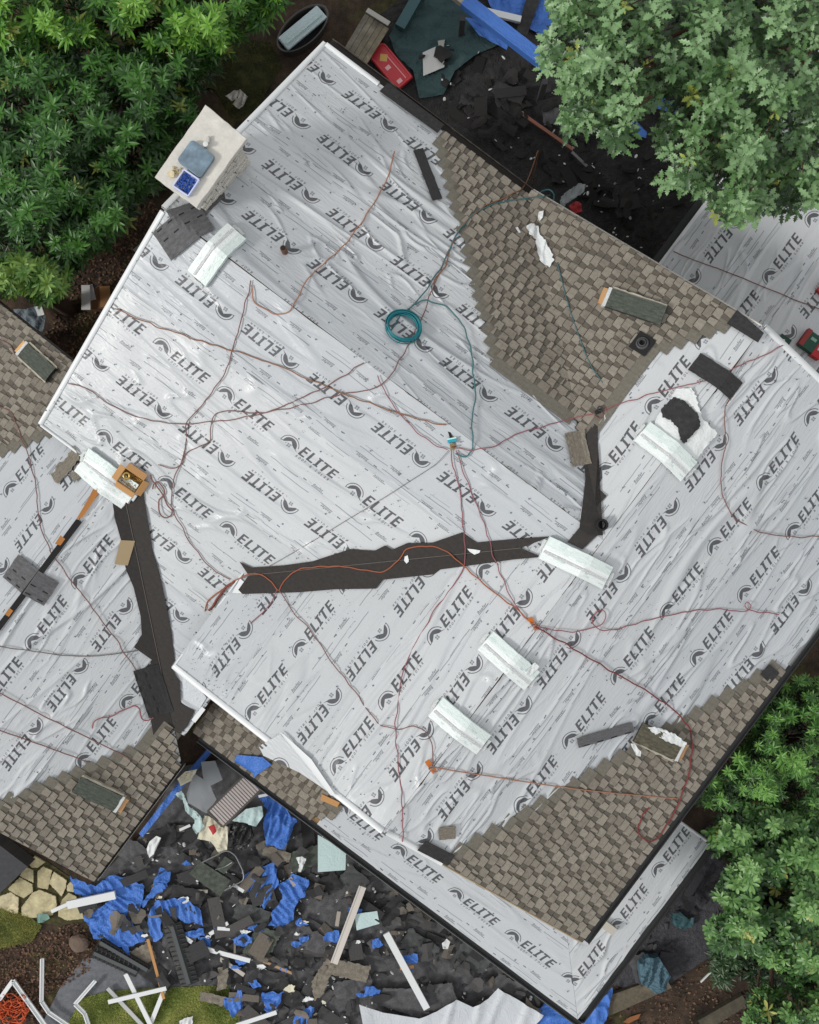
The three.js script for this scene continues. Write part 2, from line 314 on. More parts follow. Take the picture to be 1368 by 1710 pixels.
const slack = { mainUpper: 1.35, mainLower: 1.25, wingUpper: 1.3, wingLower: 1.7, wingRight: 1.3, annexRight: 1.3, annexLeft: 1.3, porchFront: 0.5, porchSide: 1.5 };
const rangeOK = { mainUpper: (s, t) => s < -0.4 - (t - 1.26) * 1.19 || t < 1.2, wingUpper: (s, t) => t < 0.7 || (t < 1.1 && s > -3.9), wingRight: (s, t) => s < 3.7 - (t - 1.1) * 2.26, annexRight: (s, t) => t < 3 && s < 5.5 + (2.96 - t) * 1.5, annexLeft: (s, t) => s > 2.9 + (t - 1.59) * 1.55, porchFront: s => s > 2.2 };
for (const k in rangeOK) SL[k].ok = rangeOK[k];
let sd = 1;
for (const k in SL) {
  const S = SL[k];
  const o = slope[k] = mesh('roof_slope', deckGeo(S), M.deck, house);
  for (const [t0, t1, bands] of rolls[k]) {
    const bd = bands.map(b => [...b]);
    const g = sheetGeo(S, t0, t1, bd, sd++, slack[k], k === 'porchFront' ? 1.9 : -99, 99, rangeOK[k]);
    if (g) mesh('underlayment_sheet', g, M.sheets[sd % 3], o);
  }
}
// shingled parts
shingleField(SL.mainUpper, slope.mainUpper, 3.67, 1.26, t => [-0.25 - (t - 1.26) * 1.19, SL.mainUpper.hi(t) + 0.09]);
shingleField(SL.wingUpper, slope.wingUpper, 3.9, 0.38, t => t > 1.15 ? [-5.12, SL.wingUpper.hi(t) + 0.07] : [-5.12, -4.0 - (1.15 - t) * 1.5]);
shingleField(SL.wingRight, slope.wingRight, 3.61, 1.08, t => { const lo = 3.8 - (t - 1.1) * 2.12; return [lo, SL.wingRight.hi(t)]; });
shingleField(SL.annexRight, slope.annexRight, 3.47, 1.4, t => [t > 2.96 ? SL.annexRight.lo(t) : 5.67 + (2.96 - t) * 1.536, 8.03]);
shingleField(SL.annexLeft, slope.annexLeft, 4.19, 1.2, t => [1.3, 2.6 + (t - 1.59) * 1.55]);
shingleField(SL.porchFront, slope.porchFront, 1.61, 0.0, (t, k) => [-0.7, 1.78 + 0.14 * (k % 3)]);

// cap nails of the underlayment
{
  const g = new THREE.CylinderGeometry(0.012, 0.012, 0.004, 8), m = mat('#5d6a78', 0.6);
  for (const k in SL) {
    const S = SL[k], M4 = [], q = new THREE.Quaternion().setFromUnitVectors(V(0, 1, 0), S.n);
    for (let t = 0.12; t < S.T; t += 0.41) for (let s = S.lo(t) + 0.1; s < S.hi(t) - 0.1; s += 0.47) {
      if (rnd() < 0.25) continue; const tt = t + rr(-0.1, 0.1), ss = s + rr(-0.15, 0.15);
      if (rangeOK[k] && !rangeOK[k](ss, tt) || tt > S.T) continue;
      M4.push(new THREE.Matrix4().compose(sp(S, ss, tt, 0.03), q, V(1, 1, 1)));
    }
    const im = new THREE.InstancedMesh(g, m, M4.length); M4.forEach((x, i) => im.setMatrixAt(i, x)); im.name = 'cap_nails'; im.userData.kind = 'stuff'; slope[k].add(im);
  }
}
// shingle grit and scuffed crumbs on the sheets
{
  const g = new THREE.IcosahedronGeometry(0.006, 0), m = mat('#4a4744', 0.95);
  for (const k of ['mainUpper', 'mainLower', 'wingLower', 'wingRight', 'annexRight', 'wingUpper']) {
    const S = SL[k], L = [];
    for (let i = 0; i < 900; i++) { const t = rr(0.05, S.T - 0.05), lo = S.lo(t), hi = S.hi(t), s = rr(lo, hi); if (nz(s * 0.8, t * 0.8, 44) < 0.12 && rnd() < 0.85) continue; if (rangeOK[k] && !rangeOK[k](s, t)) continue; L.push(new THREE.Matrix4().compose(sp(S, s, t, 0.03), new THREE.Quaternion(), V(rr(0.4, 1.5), rr(0.3, 0.8), rr(0.4, 1.8)))); }
    const im = new THREE.InstancedMesh(g, m, L.length); L.forEach((x, i) => im.setMatrixAt(i, x)); im.name = 'shingle_grit'; im.userData.kind = 'stuff'; slope[k].add(im);
  }
}
// walls under the eaves
const boxAB = (a0, a1, b0, b1, y0, y1) => box(a1 - a0, y1 - y0, b1 - b0, (a0 + a1) / 2, (y0 + y1) / 2, (b0 + b1) / 2);
mesh('wall', boxAB(-5.05, 2.4, -4.6, 1.95, 0, 4.35), M.wall, house);
mesh('wall', boxAB(-1.05, 5.68, -4.75, 3.47, 0, 4.32), M.wall, house);
mesh('wall', boxAB(-7.9, -0.95, 2.0, 7.6, 0, 3.05), M.wall, house);
mesh('wall', boxAB(-7.9, -5.1, 1.7, 2.0, 0, 3.0), M.wall, house);
// gable walls (triangles with thickness)
function gable(pts, dir) { const pos = [], idx = []; for (const d of [0, 0.15]) for (const p of pts) pos.push(p[0] + dir[0] * d, p[1], p[2] + dir[1] * d); idx.push(0, 1, 2, 3, 5, 4, 0, 3, 1, 1, 3, 4, 1, 4, 2, 2, 4, 5, 2, 5, 0, 0, 5, 3); return geo(pos, idx).toNonIndexed(); }
mesh('wall', gable([[-5.05, 4.35, -4.6], [-5.05, 4.35, 1.95], [-5.05, 5.65, -1.34]], [1, 0]), M.wall, house);
mesh('wall', gable([[-1.05, 4.32, 3.47], [5.68, 4.32, 3.47], [2.45, 5.62, 3.47]], [0, -1]), M.wall, house);
mesh('wall', gable([[-1.05, 4.32, -4.75], [5.68, 4.32, -4.75], [2.45, 5.62, -4.75]], [0, 1]), M.wall, house);
mesh('wall', gable([[-7.9, 3.05, 7.6], [-0.95, 3.05, 7.6], [-4.04, 4.15, 7.6]], [0, -1]), M.wall, house);
mesh('wall', boxAB(-0.2, 6.9, 3.47, 3.6, 0, 3.2), M.wall, house);
for (const a of [0.3, 2.5, 4.8, 7.1]) mesh('porch_post', boxAB(a - 0.07, a + 0.07, 4.8, 4.94, 0, 2.95), M.trim, house);
// rake boards: white metal edge along each gable
function edge(name, S, s, t0, t1, w, m, dh = 0.02, side = 0, hgt = 0.05) { // along the slope at constant s
  const ss = typeof s === 'function' ? s : () => s; const n = 6, pos = [], idx = [];
  for (let i = 0; i <= n; i++) { const t = t0 + (t1 - t0) * i / n; for (const [o, h] of [[0, dh], [w, dh], [w, dh - hgt], [0, dh - hgt]]) { const p = sp(S, ss(t) + o, t, h); pos.push(p.x, p.y, p.z); } }
  for (let i = 0; i < n; i++) for (let k = 0; k < 4; k++) { const p = i * 4 + k, q = i * 4 + (k + 1) % 4; idx.push(p, q, p + 4, q, q + 4, p + 4); }
  idx.push(0, 1, 2, 0, 2, 3, n * 4, n * 4 + 2, n * 4 + 1, n * 4, n * 4 + 3, n * 4 + 2);
  return mesh(name, geo(pos, idx).toNonIndexed(), m, house);
}
edge('rake_trim', SL.mainUpper, -5.44, 0.02, 3.68, 0.085, M.trim, 0.024);
edge('rake_trim', SL.mainLower, -5.42, 0.02, 3.68, 0.075, M.trim, 0.024);
edge('rake_trim', SL.wingLower, t => SL.wingLower.hi(t) - 0.02, 0.02, 3.94, 0.085, M.trim, 0.026);
edge('rake_trim', SL.wingRight, t => SL.wingRight.hi(t) - 0.04, 0.02, 1.0, 0.08, M.trim, 0.026);
edge('rake_trim', SL.wingRight, t => SL.wingRight.hi(t) - 0.005, 1.0, 3.62, 0.03, M.tan, 0.022);
edge('rake_trim', SL.wingRight, -5.19, 0.02, 3.62, 0.09, M.trim, 0.026);
edge('rake_trim', SL.wingUpper, -5.15, 0.02, 3.9, 0.03, M.capStone, 0.02);
edge('rake_trim', SL.annexRight, 8.0, 0.02, 3.48, 0.04, M.tan, 0.02);
edge('rake_trim', SL.annexLeft, 1.27, 0.02, 4.2, 0.04, M.darkGrey, 0.02);
edge('rake_trim', SL.porchSide, 1.40, 0.4, 1.62, 0.045, M.trim, 0.02);
// eave edges and gutters
function eaveBar(name, S, s0, s1, t, w, h0, hgt, m) {
  const pos = [], idx = []; for (const s of [s0, s1]) for (const [o, h] of [[0, h0], [w, h0], [w, h0 - hgt], [0, h0 - hgt]]) { const [a, b] = S.ab(s, t + o); pos.push(a, S.y0 - S.p * t + h, b); }
  for (let k = 0; k < 4; k++) { const q = (k + 1) % 4; idx.push(k, q, k + 4, q, q + 4, k + 4); } idx.push(0, 1, 2, 0, 2, 3, 4, 6, 5, 4, 7, 6);
  return mesh(name, geo(pos, idx).toNonIndexed(), m, house);
}
eaveBar('eave_trim', SL.mainUpper, -5.37, -4.35, 3.63, 0.07, 0.03, 0.05, M.trim);
eaveBar('eave_trim', SL.mainLower, -5.37, -4.2, 3.66, 0.045, 0.022, 0.05, M.trim);
eaveBar('eave_trim', SL.wingLower, 2.3, 4.08, 3.92, 0.035, 0.022, 0.06, M.trim);
eaveBar('eave_trim', SL.wingRight, -5.1, -1.62, 3.6, 0.06, 0.02, 0.05, M.metal);
function gutter(S, s0, s1, m = M.gutter, lip = M.metal, w = 0.115) {
  const T = S.T;
  const g = eaveBar('gutter', S, s0, s1, T + 0.012, w, -0.09, 0.012, m);
  eaveBar('gutter', S, s0, s1, T + 0.003, 0.009, -0.015, 0.085, m);
  eaveBar('gutter', S, s0, s1, T + 0.012 + w, 0.014, -0.005, 0.11, lip);
}
const lipBrown = mat('#5a514a', 0.6), lipGrey = mat('#6d7072', 0.5), lipDark = mat('#3c3d3d', 0.5);
gutter(SL.mainUpper, -5.37, -1.46, mat('#2b2724', 0.8), lipBrown, 0.13);
gutter(SL.wingRight, -5.1, 3.68, M.gutter, lipDark, 0.13);
gutter(SL.annexRight, 5.6, 8.0, M.gutter, mat('#a5a29a', 0.5), 0.07);
gutter(SL.porchFront, -0.55, 7.5, M.gutter, lipGrey, 0.1);
gutter(SL.porchSide, 1.44, 5.12, M.gutter, lipDark, 0.12);

// black valley membrane: jagged sheets folded into the valley, drawn from survey outlines
const projectTo = (S, px, py, h) => { let y = S.y0 - 0.5, q; for (let i = 0; i < 14; i++) { q = at(px, py, y); const [, t] = S.st(toA(q.x, q.z), toB(q.x, q.z)); y = S.y0 - S.p * t + h; } return [toA(q.x, q.z), y, toB(q.x, q.z)]; };
function membrane(S, outline, h = 0.044) {
  const P = outline.map(([x, y]) => projectTo(S, x, y, h)), tri = THREE.ShapeUtils.triangulateShape(P.map(p => new THREE.Vector2(p[0], p[2])), []);
  const n = P.length, pos = [], uv = [], idx = [];
  for (const d of [0, 0.004]) for (const p of P) { pos.push(p[0] - S.n.x * d, p[1] - S.n.y * d, p[2] - S.n.z * d); uv.push(p[0] * 2, p[2] * 2); }
  for (const t of tri) { idx.push(t[0], t[1], t[2], t[0] + n, t[2] + n, t[1] + n); }
  for (let i = 0; i < n; i++) { const j = (i + 1) % n; idx.push(i, j, i + n, j, j + n, i + n); }
  return upward(geo(pos, idx, uv)).toNonIndexed();
}
// valley lines seen in the survey: lower main valley (408,962)-(1006,903), annex valley (172,818)-(300,1225), upper valley (1006,903)-(985,700)
const pv = (a, b) => { const y = topAB(a, b), w = fromAB(a, b), k = FOCAL / (CAM_Y - y - 0.044); return [w.x * k + 684, w.z * k + 855]; };
const vLow = [pv(-1.40, 2.27), pv(0.2, 0.77), pv(1.6, -0.55), pv(2.41, -1.302)];
{
  const mv = mesh('valley_membrane', membrane(SL.mainLower, [[400, 938], [420, 948], [470, 945], [520, 938], [585, 917], [625, 920], [643, 911], [655, 918], [680, 907], [720, 907], [772, 889], [797, 906], [862, 900], [920, 896], ...vLow.slice(0, 3).reverse()]), M.felt, slope.mainLower);
  mesh('valley_membrane', membrane(SL.wingLower, [...vLow.slice(0, 3), [905, 930], [860, 934], [780, 945], [735, 951], [725, 959], [640, 968], [628, 983], [560, 984], [500, 989], [405, 992], [398, 985]]), M.felt, slope.wingLower);
}
const vA = [pv(-3.68, 2.45), pv(-3, 3.13), pv(-2.2, 3.93), pv(-1.5, 4.63), pv(-0.95, 5.18)];
mesh('valley_membrane', membrane(SL.annexRight, [...vA, [288, 1218], [257, 1232], [248, 1180], [240, 1125], [255, 1103], [224, 1081], [237, 1060], [235, 1029], [223, 980], [210, 950], [202, 901], [192, 866], [187, 831], [186, 815]]), M.felt, slope.annexRight);
mesh('valley_membrane', membrane(SL.mainLower, [...vA, [300, 1226], [313, 1213], [325, 1187], [302, 1175], [300, 1138], [285, 1115], [292, 1103], [286, 1054], [280, 1021], [266, 956], [255, 919], [241, 833], [238, 812]]), M.felt, slope.mainLower);
const vU = [pv(2.40, -1.385), pv(2.0, -1.76), pv(1.5, -2.23), pv(1.13, -2.58)];
mesh('valley_membrane', membrane(SL.mainUpper, [[962, 700], [972, 735], [978, 800], [968, 880], [985, 893], ...vU]), M.felt, slope.mainUpper);
mesh('valley_membrane', membrane(SL.wingUpper, [...vU.slice().reverse(), [1003, 868], [993, 850], [1013, 828], [999, 815], [1003, 800], [999, 750], [998, 712], [985, 700]]), M.felt, slope.wingUpper);
// fold lines of the membrane along the valleys
const M_crease = mat('#6b6661', 0.8);
for (const [l, k] of [[vLow.slice(0, 3), 'mainLower'], [vA.slice(0, 4), 'annexRight']]) mesh('membrane_crease', tube(l.map(p => { const q = projectTo(SL[k], p[0], p[1], 0.05); return V(q[0], q[1], q[2]); }), 0.005, 24), M_crease, slope[k]);
// ridge end saddle where the two ridges meet
mesh('valley_membrane', sheetPoly([[984, 846], [1003, 862], [1003, 872], [998, 893], [972, 917], [947, 905], [966, 882]], { base: 'roof', lift: 0.046, maxEdge: 0.1 }).rotateY(-HOUSE_TURN), M.felt, house);
// starter strips at the eaves and rakes
const starter = (S, o) => mesh('starter_strip', membrane(S, o, 0.066), M.shingleDark, slope[Object.keys(SL).find(k => SL[k] === S)]);
starter(SL.mainUpper, [[648, 138], [742, 208], [731, 222], [634, 152]]);
starter(SL.wingUpper, [[1231, 517], [1276, 556], [1266, 572], [1214, 540]]);
starter(SL.wingRight, [[1285, 1109], [1302, 1124], [1286, 1142], [1270, 1126]]);
starter(SL.wingRight, [[712, 1404], [760, 1429], [748, 1446], [697, 1420]]);

// slot along the annex ridge with bare sheathing beside it
{
  const S = SL.annexRight, o = slope.annexRight;
  mesh('ridge_slot', membrane(S, [[-60, 1116], [0, 1037], [60, 958], [128, 866], [137, 872], [68, 964], [6, 1046], [-55, 1122]], 0.05), M.black, o);
  for (const q of [[[156, 816], [166, 822], [138, 864], [127, 868], [146, 836]], [[101, 894], [109, 900], [101, 911], [92, 908]], [[16, 1015], [22, 1020], [15, 1030], [8, 1026]]]) mesh('sheathing_edge', membrane(S, q, 0.054), M.sheath, o);
}
// white flashing pieces
mesh('flashing', membrane(SL.mainUpper, [[979, 800], [985, 800], [975, 858], [968, 868]], 0.035), M.trim, slope.mainUpper);
mesh('flashing', membrane(SL.wingLower, [[401, 966], [408, 972], [403, 991], [388, 990]], 0.04), M.trim, slope.wingLower);
mesh('flashing', membrane(SL.mainLower, [[337, 1180], [343, 1185], [326, 1207], [320, 1202]], 0.05), M.trim, slope.mainLower);
mesh('flashing_sheet', membrane(SL.mainLower, [[303, 1115], [345, 1165], [334, 1183], [308, 1168]], 0.03), M.plainSheet, slope.mainLower);
// folded flap of sheet over the lower gable edge
{
  const S = SL.wingLower; const P = [[468, 1226], [505, 1262], [548, 1322], [500, 1290], [440, 1262], [432, 1246]];
  const fg = membrane(S, P, 0.046), fp = fg.attributes.position, fu = fg.attributes.uv; for (let i = 0; i < fp.count; i++) fu.setXY(i, (fp.getX(i) + 0.62) / PITCH, 0.5 - (fp.getZ(i) - 4.12) / BAND);
  mesh('sheet_flap', fg, M.sheet, slope.wingLower);
  mesh('sheet_fold', membrane(S, [[466, 1222], [474, 1226], [520, 1268], [562, 1330], [552, 1328], [505, 1268]], 0.07), M.trim, slope.wingLower);
}

// chimney: stacked stone, cast cap
{
  const ch = mesh('chimney', boxAB(-5.46, -4.98, -2.66, -1.70, 3.0, 6.22), mat('#57524a', 0.95), house);
  const put = (g) => mesh('stone', g, M['stoneV' + Math.floor(rnd() * 3)] ||= mat('#ffffff', 0.95, { map: grainTex(pick([[206, 202, 192], [184, 179, 168], [216, 213, 204]]), 0.2, 0.35), bumpMap: grainBump, bumpScale: 0.004 }), ch);
  for (let y = 4.9; y < 6.15; y += 0.085) for (const f of [0, 1, 2, 3]) {
    const along = f < 2, L0 = along ? -2.68 : -5.48, L1 = along ? -1.68 : -4.96; if (y < 5.0 && f === 1) continue;
    for (let x = L0; x < L1 - 0.05;) {
      const w = Math.min(rr(0.12, 0.3), L1 - x), d = rr(0.05, 0.11), h = rr(0.06, 0.08);
      const g = new RoundedBoxGeometry(along ? d : w - 0.012, h, along ? w - 0.012 : d, 1, 0.012);
      const jx = rr(-0.005, 0.012);
      if (f === 0) g.translate(-4.975 + jx, y + h / 2, x + w / 2); if (f === 1) g.translate(-5.465 - jx, y + h / 2, x + w / 2);
      if (f === 2) g.translate(x + w / 2, y + h / 2, -1.695 + jx); if (f === 3) g.translate(x + w / 2, y + h / 2, -2.665 - jx);
      put(g); x += w;
    }
  }
  // cap with slightly chipped outline
  const sh = new THREE.Shape(); const C = [[-5.6, -2.79], [-4.88, -2.76], [-4.86, -1.6], [-5.56, -1.59]]; const pts = [];
  for (let i = 0; i < 4; i++) { const p = C[i], q = C[(i + 1) % 4]; for (let k = 0; k < 9; k++) { const f = k / 9, j = k ? 0.007 : 0; pts.push([p[0] + (q[0] - p[0]) * f + rr(-j, j), p[1] + (q[1] - p[1]) * f + rr(-j, j)]); } }
  pts.forEach((p, i) => i ? sh.lineTo(p[0], p[1]) : sh.moveTo(p[0], p[1]));
  const cg = new THREE.ExtrudeGeometry(sh, { depth: 0.07, bevelEnabled: true, bevelSize: 0.008, bevelThickness: 0.008, bevelSegments: 1 }); cg.rotateX(Math.PI / 2); cg.translate(0, 6.292, 0);
  { const p = cg.attributes.position, u = cg.attributes.uv; for (let i = 0; i < p.count; i++) u.setXY(i, p.getX(i) * 1.5, p.getZ(i) * 1.5); }
  mesh('chimney_cap', cg, M.capStone, ch);
}
// pipes and vents
{
  const q = hit(476, 421), ab = [toA(q.x, q.z), toB(q.x, q.z)];
  const vp = mesh('vent_pipe', cyl(0.045, 0.045, 0.28, 16, ab[0], q.y + 0.1, ab[1]), M.rust, house);
  mesh('pipe_mouth', cyl(0.034, 0.034, 0.01, 16, ab[0], q.y + 0.243, ab[1]), M.black, vp);
  const q2 = hit(1003, 876), c = [toA(q2.x, q2.z), toB(q2.x, q2.z)];
  const pb = mesh('plumbing_vent', new THREE.LatheGeometry([[0.085, 0], [0.085, 0.16], [0.075, 0.18], [0.06, 0.18], [0.055, 0.05]].map(p => new THREE.Vector2(...p)), 24).translate(c[0], q2.y + 0.0, c[1]), M.black, house);
  const q3 = hit(1071, 575), S = SL.wingUpper; const [a3, b3] = [toA(q3.x, q3.z), toB(q3.x, q3.z)];
  const tilt = new THREE.Matrix4().makeRotationFromQuaternion(new THREE.Quaternion().setFromUnitVectors(V(0, 1, 0), S.n)).setPosition(a3, q3.y + 0.045, b3);
  const rv = mesh('roof_vent', box(0.28, 0.015, 0.29, 0, 0, 0, 0, 0.005).applyMatrix4(tilt), M.black, house);
  const ringM = mat('#4a4a4c', 0.45);
  mesh('vent_collar', new THREE.LatheGeometry([[0.098, 0], [0.092, 0.03], [0.075, 0.045], [0.07, 0.03], [0.062, 0.03], [0.055, 0.06], [0.042, 0.06], [0.04, 0]].map(p => new THREE.Vector2(...p)), 32).applyMatrix4(tilt), ringM, rv);
}
// neighbouring low garage roof
const garage = thing('garage', 'low garage roof in printed underlayment past the dark yard beside the house gable', 'garage');
garage.rotation.y = HOUSE_TURN;
{
  const o = mesh('roof_slope', deckGeo(GAR, 0.08), M.deck, garage);
  for (const [t0, t1, b] of [[0, 1.5, [[1.05, 'i', -6]]], [1.42, 3.2, [[2.0, 'i', -6.4], [2.75, 'n', -6.1]]], [3.1, 5.1, [[3.59, 'i', -6.7], [4.54, 'n', -5.98]]]]) { const g = sheetGeo(GAR, t0, t1, b, sd++, 0.9, -9.5, -4.65); if (g) mesh('underlayment_sheet', g, M.sheet, o); }
  mesh('wall', boxAB(1.2, 7.5, -10.7, -4.9, 0, 2.9), M.wall, garage);
  const pos = []; mesh('eave_trim', boxAB(0.84, 0.9, -11, -4.8, 2.93, 3.0), M.trim, garage);
  mesh('gutter', boxAB(0.72, 0.84, -11, -4.8, 2.86, 2.95), M.gutter, garage);
}

// ================= ground =================
const soilTex = noiseTex(512, 512, (x, y) => { const g = hash(Math.floor(x * 512), Math.floor(y * 512)) - 0.5, n = tn(x, y, 9, 1) + 0.6 * tn(x, y, 28, 4), m = sm(0.05, 0.45, tn(x, y, 5, 6) + 0.4 * tn(x, y, 22, 8)); const k = 1 + g * 0.6 + n * 0.6; return [(62 * (1 - m) + 64 * m) * k, (50 * (1 - m) + 62 * m) * k, (40 * (1 - m) + 34 * m) * k].map(q => Math.max(0, Math.min(255, q))); });
soilTex.repeat.set(26, 26);
{ const g = new THREE.PlaneGeometry(90, 90, 1, 1); g.rotateX(-Math.PI / 2); const bt = grainBump.clone(); bt.repeat.set(60, 60); bt.needsUpdate = true; const o = mesh('ground', g, new THREE.MeshStandardMaterial({ map: soilTex, roughness: 1, bumpMap: bt, bumpScale: 0.02 })); o.userData.kind = 'structure'; }
// irregular sheets laid over what is below them: outline in survey pixels, height function, thickness
function sheetPoly(px, o = {}) {
  const { lift = 0.02, amp = 0, scale = 3, thick = 0.006, maxEdge = 0.12, base = 'ground', y = 0, rag = 0, slope: sl = null, seed = 1, uvs = 1.3 } = o;
  const Hf = base === 'roof' ? topY : () => y;
  let P = px.map(([x, yy]) => { const q = base === 'roof' ? hit(x, yy) : at(x, yy, y + lift); return [q.x, q.z]; });
  if (rag) { const R = []; for (let i = 0; i < P.length; i++) { const p = P[i], q = P[(i + 1) % P.length], L = Math.hypot(q[0] - p[0], q[1] - p[1]), n = Math.max(1, Math.round(L / (rag * 2.2))); for (let k = 0; k < n; k++) { const f = k / n, j = k ? rag : rag * 0.3; R.push([p[0] + (q[0] - p[0]) * f + rr(-j, j), p[1] + (q[1] - p[1]) * f + rr(-j, j)]); } } P = R; }
  let tris = THREE.ShapeUtils.triangulateShape(P.map(p => new THREE.Vector2(...p)), []);
  const verts = P.map(p => [...p]);
  const mids = new Map();
  // split long edges, consistently on both sides
  for (let pass = 0; pass < 12; pass++) {
    const nt = []; let changed = false; mids.clear();
    const mid = (i, j) => { const [a, b] = i < j ? [i, j] : [j, i], d = Math.hypot(verts[a][0] - verts[b][0], verts[a][1] - verts[b][1]); if (d < maxEdge) return -1; const k = a + '_' + b; if (!mids.has(k)) { verts.push([(verts[a][0] + verts[b][0]) / 2, (verts[a][1] + verts[b][1]) / 2]); mids.set(k, verts.length - 1); } return mids.get(k); };
    for (const [a, b, c] of tris) {
      const m = [mid(a, b), mid(b, c), mid(c, a)], n = m.filter(q => q >= 0).length;
      if (!n) { nt.push([a, b, c]); continue; } changed = true;
      if (n === 3) nt.push([a, m[0], m[2]], [m[0], b, m[1]], [m[2], m[1], c], [m[0], m[1], m[2]]);
      else if (n === 1) { const k = m.findIndex(q => q >= 0), T = [a, b, c], A = T[k], B = T[(k + 1) % 3], C = T[(k + 2) % 3]; nt.push([A, m[k], C], [m[k], B, C]); }
      else { const k = m.findIndex(q => q < 0), T = [a, b, c], A = T[k], B = T[(k + 1) % 3], C = T[(k + 2) % 3], mB = m[(k + 1) % 3], mC = m[(k + 2) % 3]; nt.push([mC, mB, C], [A, B, mB], [A, mB, mC]); }
    }
    tris = nt; if (!changed) break;
  }
  const edgesN = new Map(); for (const t of tris) for (let k = 0; k < 3; k++) { const a = t[k], b = t[(k + 1) % 3], key = a < b ? a + '_' + b : b + '_' + a; edgesN.set(key, edgesN.has(key) ? null : [a, b]); }
  const n = verts.length, pos = [], uv = [], idx = [];
  const hgt = verts.map(([x, z]) => { const an = seed * 1.9, X = x * Math.cos(an) + z * Math.sin(an), Z = z * Math.cos(an) - x * Math.sin(an), w = nz(X * scale * 0.5, Z * scale * 1.3, seed * 7.3), c = Math.max(0, 1 - Math.abs(nz(X * scale * 0.45 + Z * 0.5, Z * scale * 1.5, seed * 3.1 + 9)) * 4); return Hf(x, z) + lift + (sl ? sl(x, z) : 0) + amp * (0.5 * w + 0.85 * c + 0.12 * nz(x * scale * 3, z * scale * 3, seed)) + Math.max(0, amp * 0.4); });
  for (const d of [0, thick]) verts.forEach(([x, z], i) => { pos.push(x, hgt[i] - d, z); uv.push(x * uvs, z * uvs); });
  for (const t of tris) { idx.push(t[0], t[1], t[2], t[0] + n, t[2] + n, t[1] + n); }
  const g = upward(geo(pos, idx, uv));
  const wall = [], wuv = []; for (const e of edgesN.values()) if (e) { const [a, b] = e; for (const i of [a, b, a + n, b, b + n, a + n]) { wall.push(pos[i * 3], pos[i * 3 + 1], pos[i * 3 + 2]); wuv.push(uv[i * 2], uv[i * 2 + 1]); } }
  const wg = geo(wall, wall.map((_, i) => i).slice(0, wall.length / 3), wuv);
  return merge([g, wg]);
}
const struct = (name, g, m) => { const o = mesh(name, g, m); o.userData.kind = 'structure'; return o; };
// dark work sheets spread on the yards
const asphaltTex = grainTex([84, 84, 86], 0.4, 0.3, 7);
M.asphalt = mat('#ffffff', 0.95, { map: asphaltTex, bumpMap: grainBump, bumpScale: 0.004 });
M.yardBlack = mat('#ffffff', 0.9, { map: grainTex([40, 39, 39], 0.5, 0.4, 7), bumpMap: crinkleBump, bumpScale: 0.03 });
struct('front_yard_cover', sheetPoly([[150, 1480], [240, 1390], [300, 1280], [400, 1260], [560, 1360], [720, 1480], [960, 1660], [960, 1760], [410, 1740], [385, 1645], [250, 1640], [200, 1600], [140, 1530]], { lift: 0.012, amp: 0.05, scale: 1.2, maxEdge: 0.3 }), M.asphalt);
struct('back_yard_cover', sheetPoly([[590, 60], [720, -40], [1180, -60], [1330, 200], [1200, 560], [1000, 560], [800, 330], [640, 180]], { lift: 0.012, amp: 0.05, scale: 1.2, maxEdge: 0.3 }), M.yardBlack);
struct('side_yard_cover', sheetPoly([[1010, 1640], [1060, 1520], [1180, 1380], [1260, 1400], [1300, 1560], [1180, 1600], [1120, 1640], [1080, 1660]], { lift: 0.012, amp: 0.04, scale: 1.2, maxEdge: 0.3 }), mat('#ffffff', 0.9, { map: grainTex([66, 66, 70], 0.3, 0.3), bumpMap: crinkleBump, bumpScale: 0.02 }));
struct('driveway', sheetPoly([[60, 1730], [100, 1650], [140, 1600], [180, 1600], [400, 1640], [395, 1652], [180, 1655], [130, 1690], [110, 1760], [60, 1760]], { lift: 0.02, maxEdge: 0.4 }), mat('#ffffff', 0.9, { map: grainTex([104, 106, 111], 0.25, 0.15), bumpMap: grainBump, bumpScale: 0.002 }));
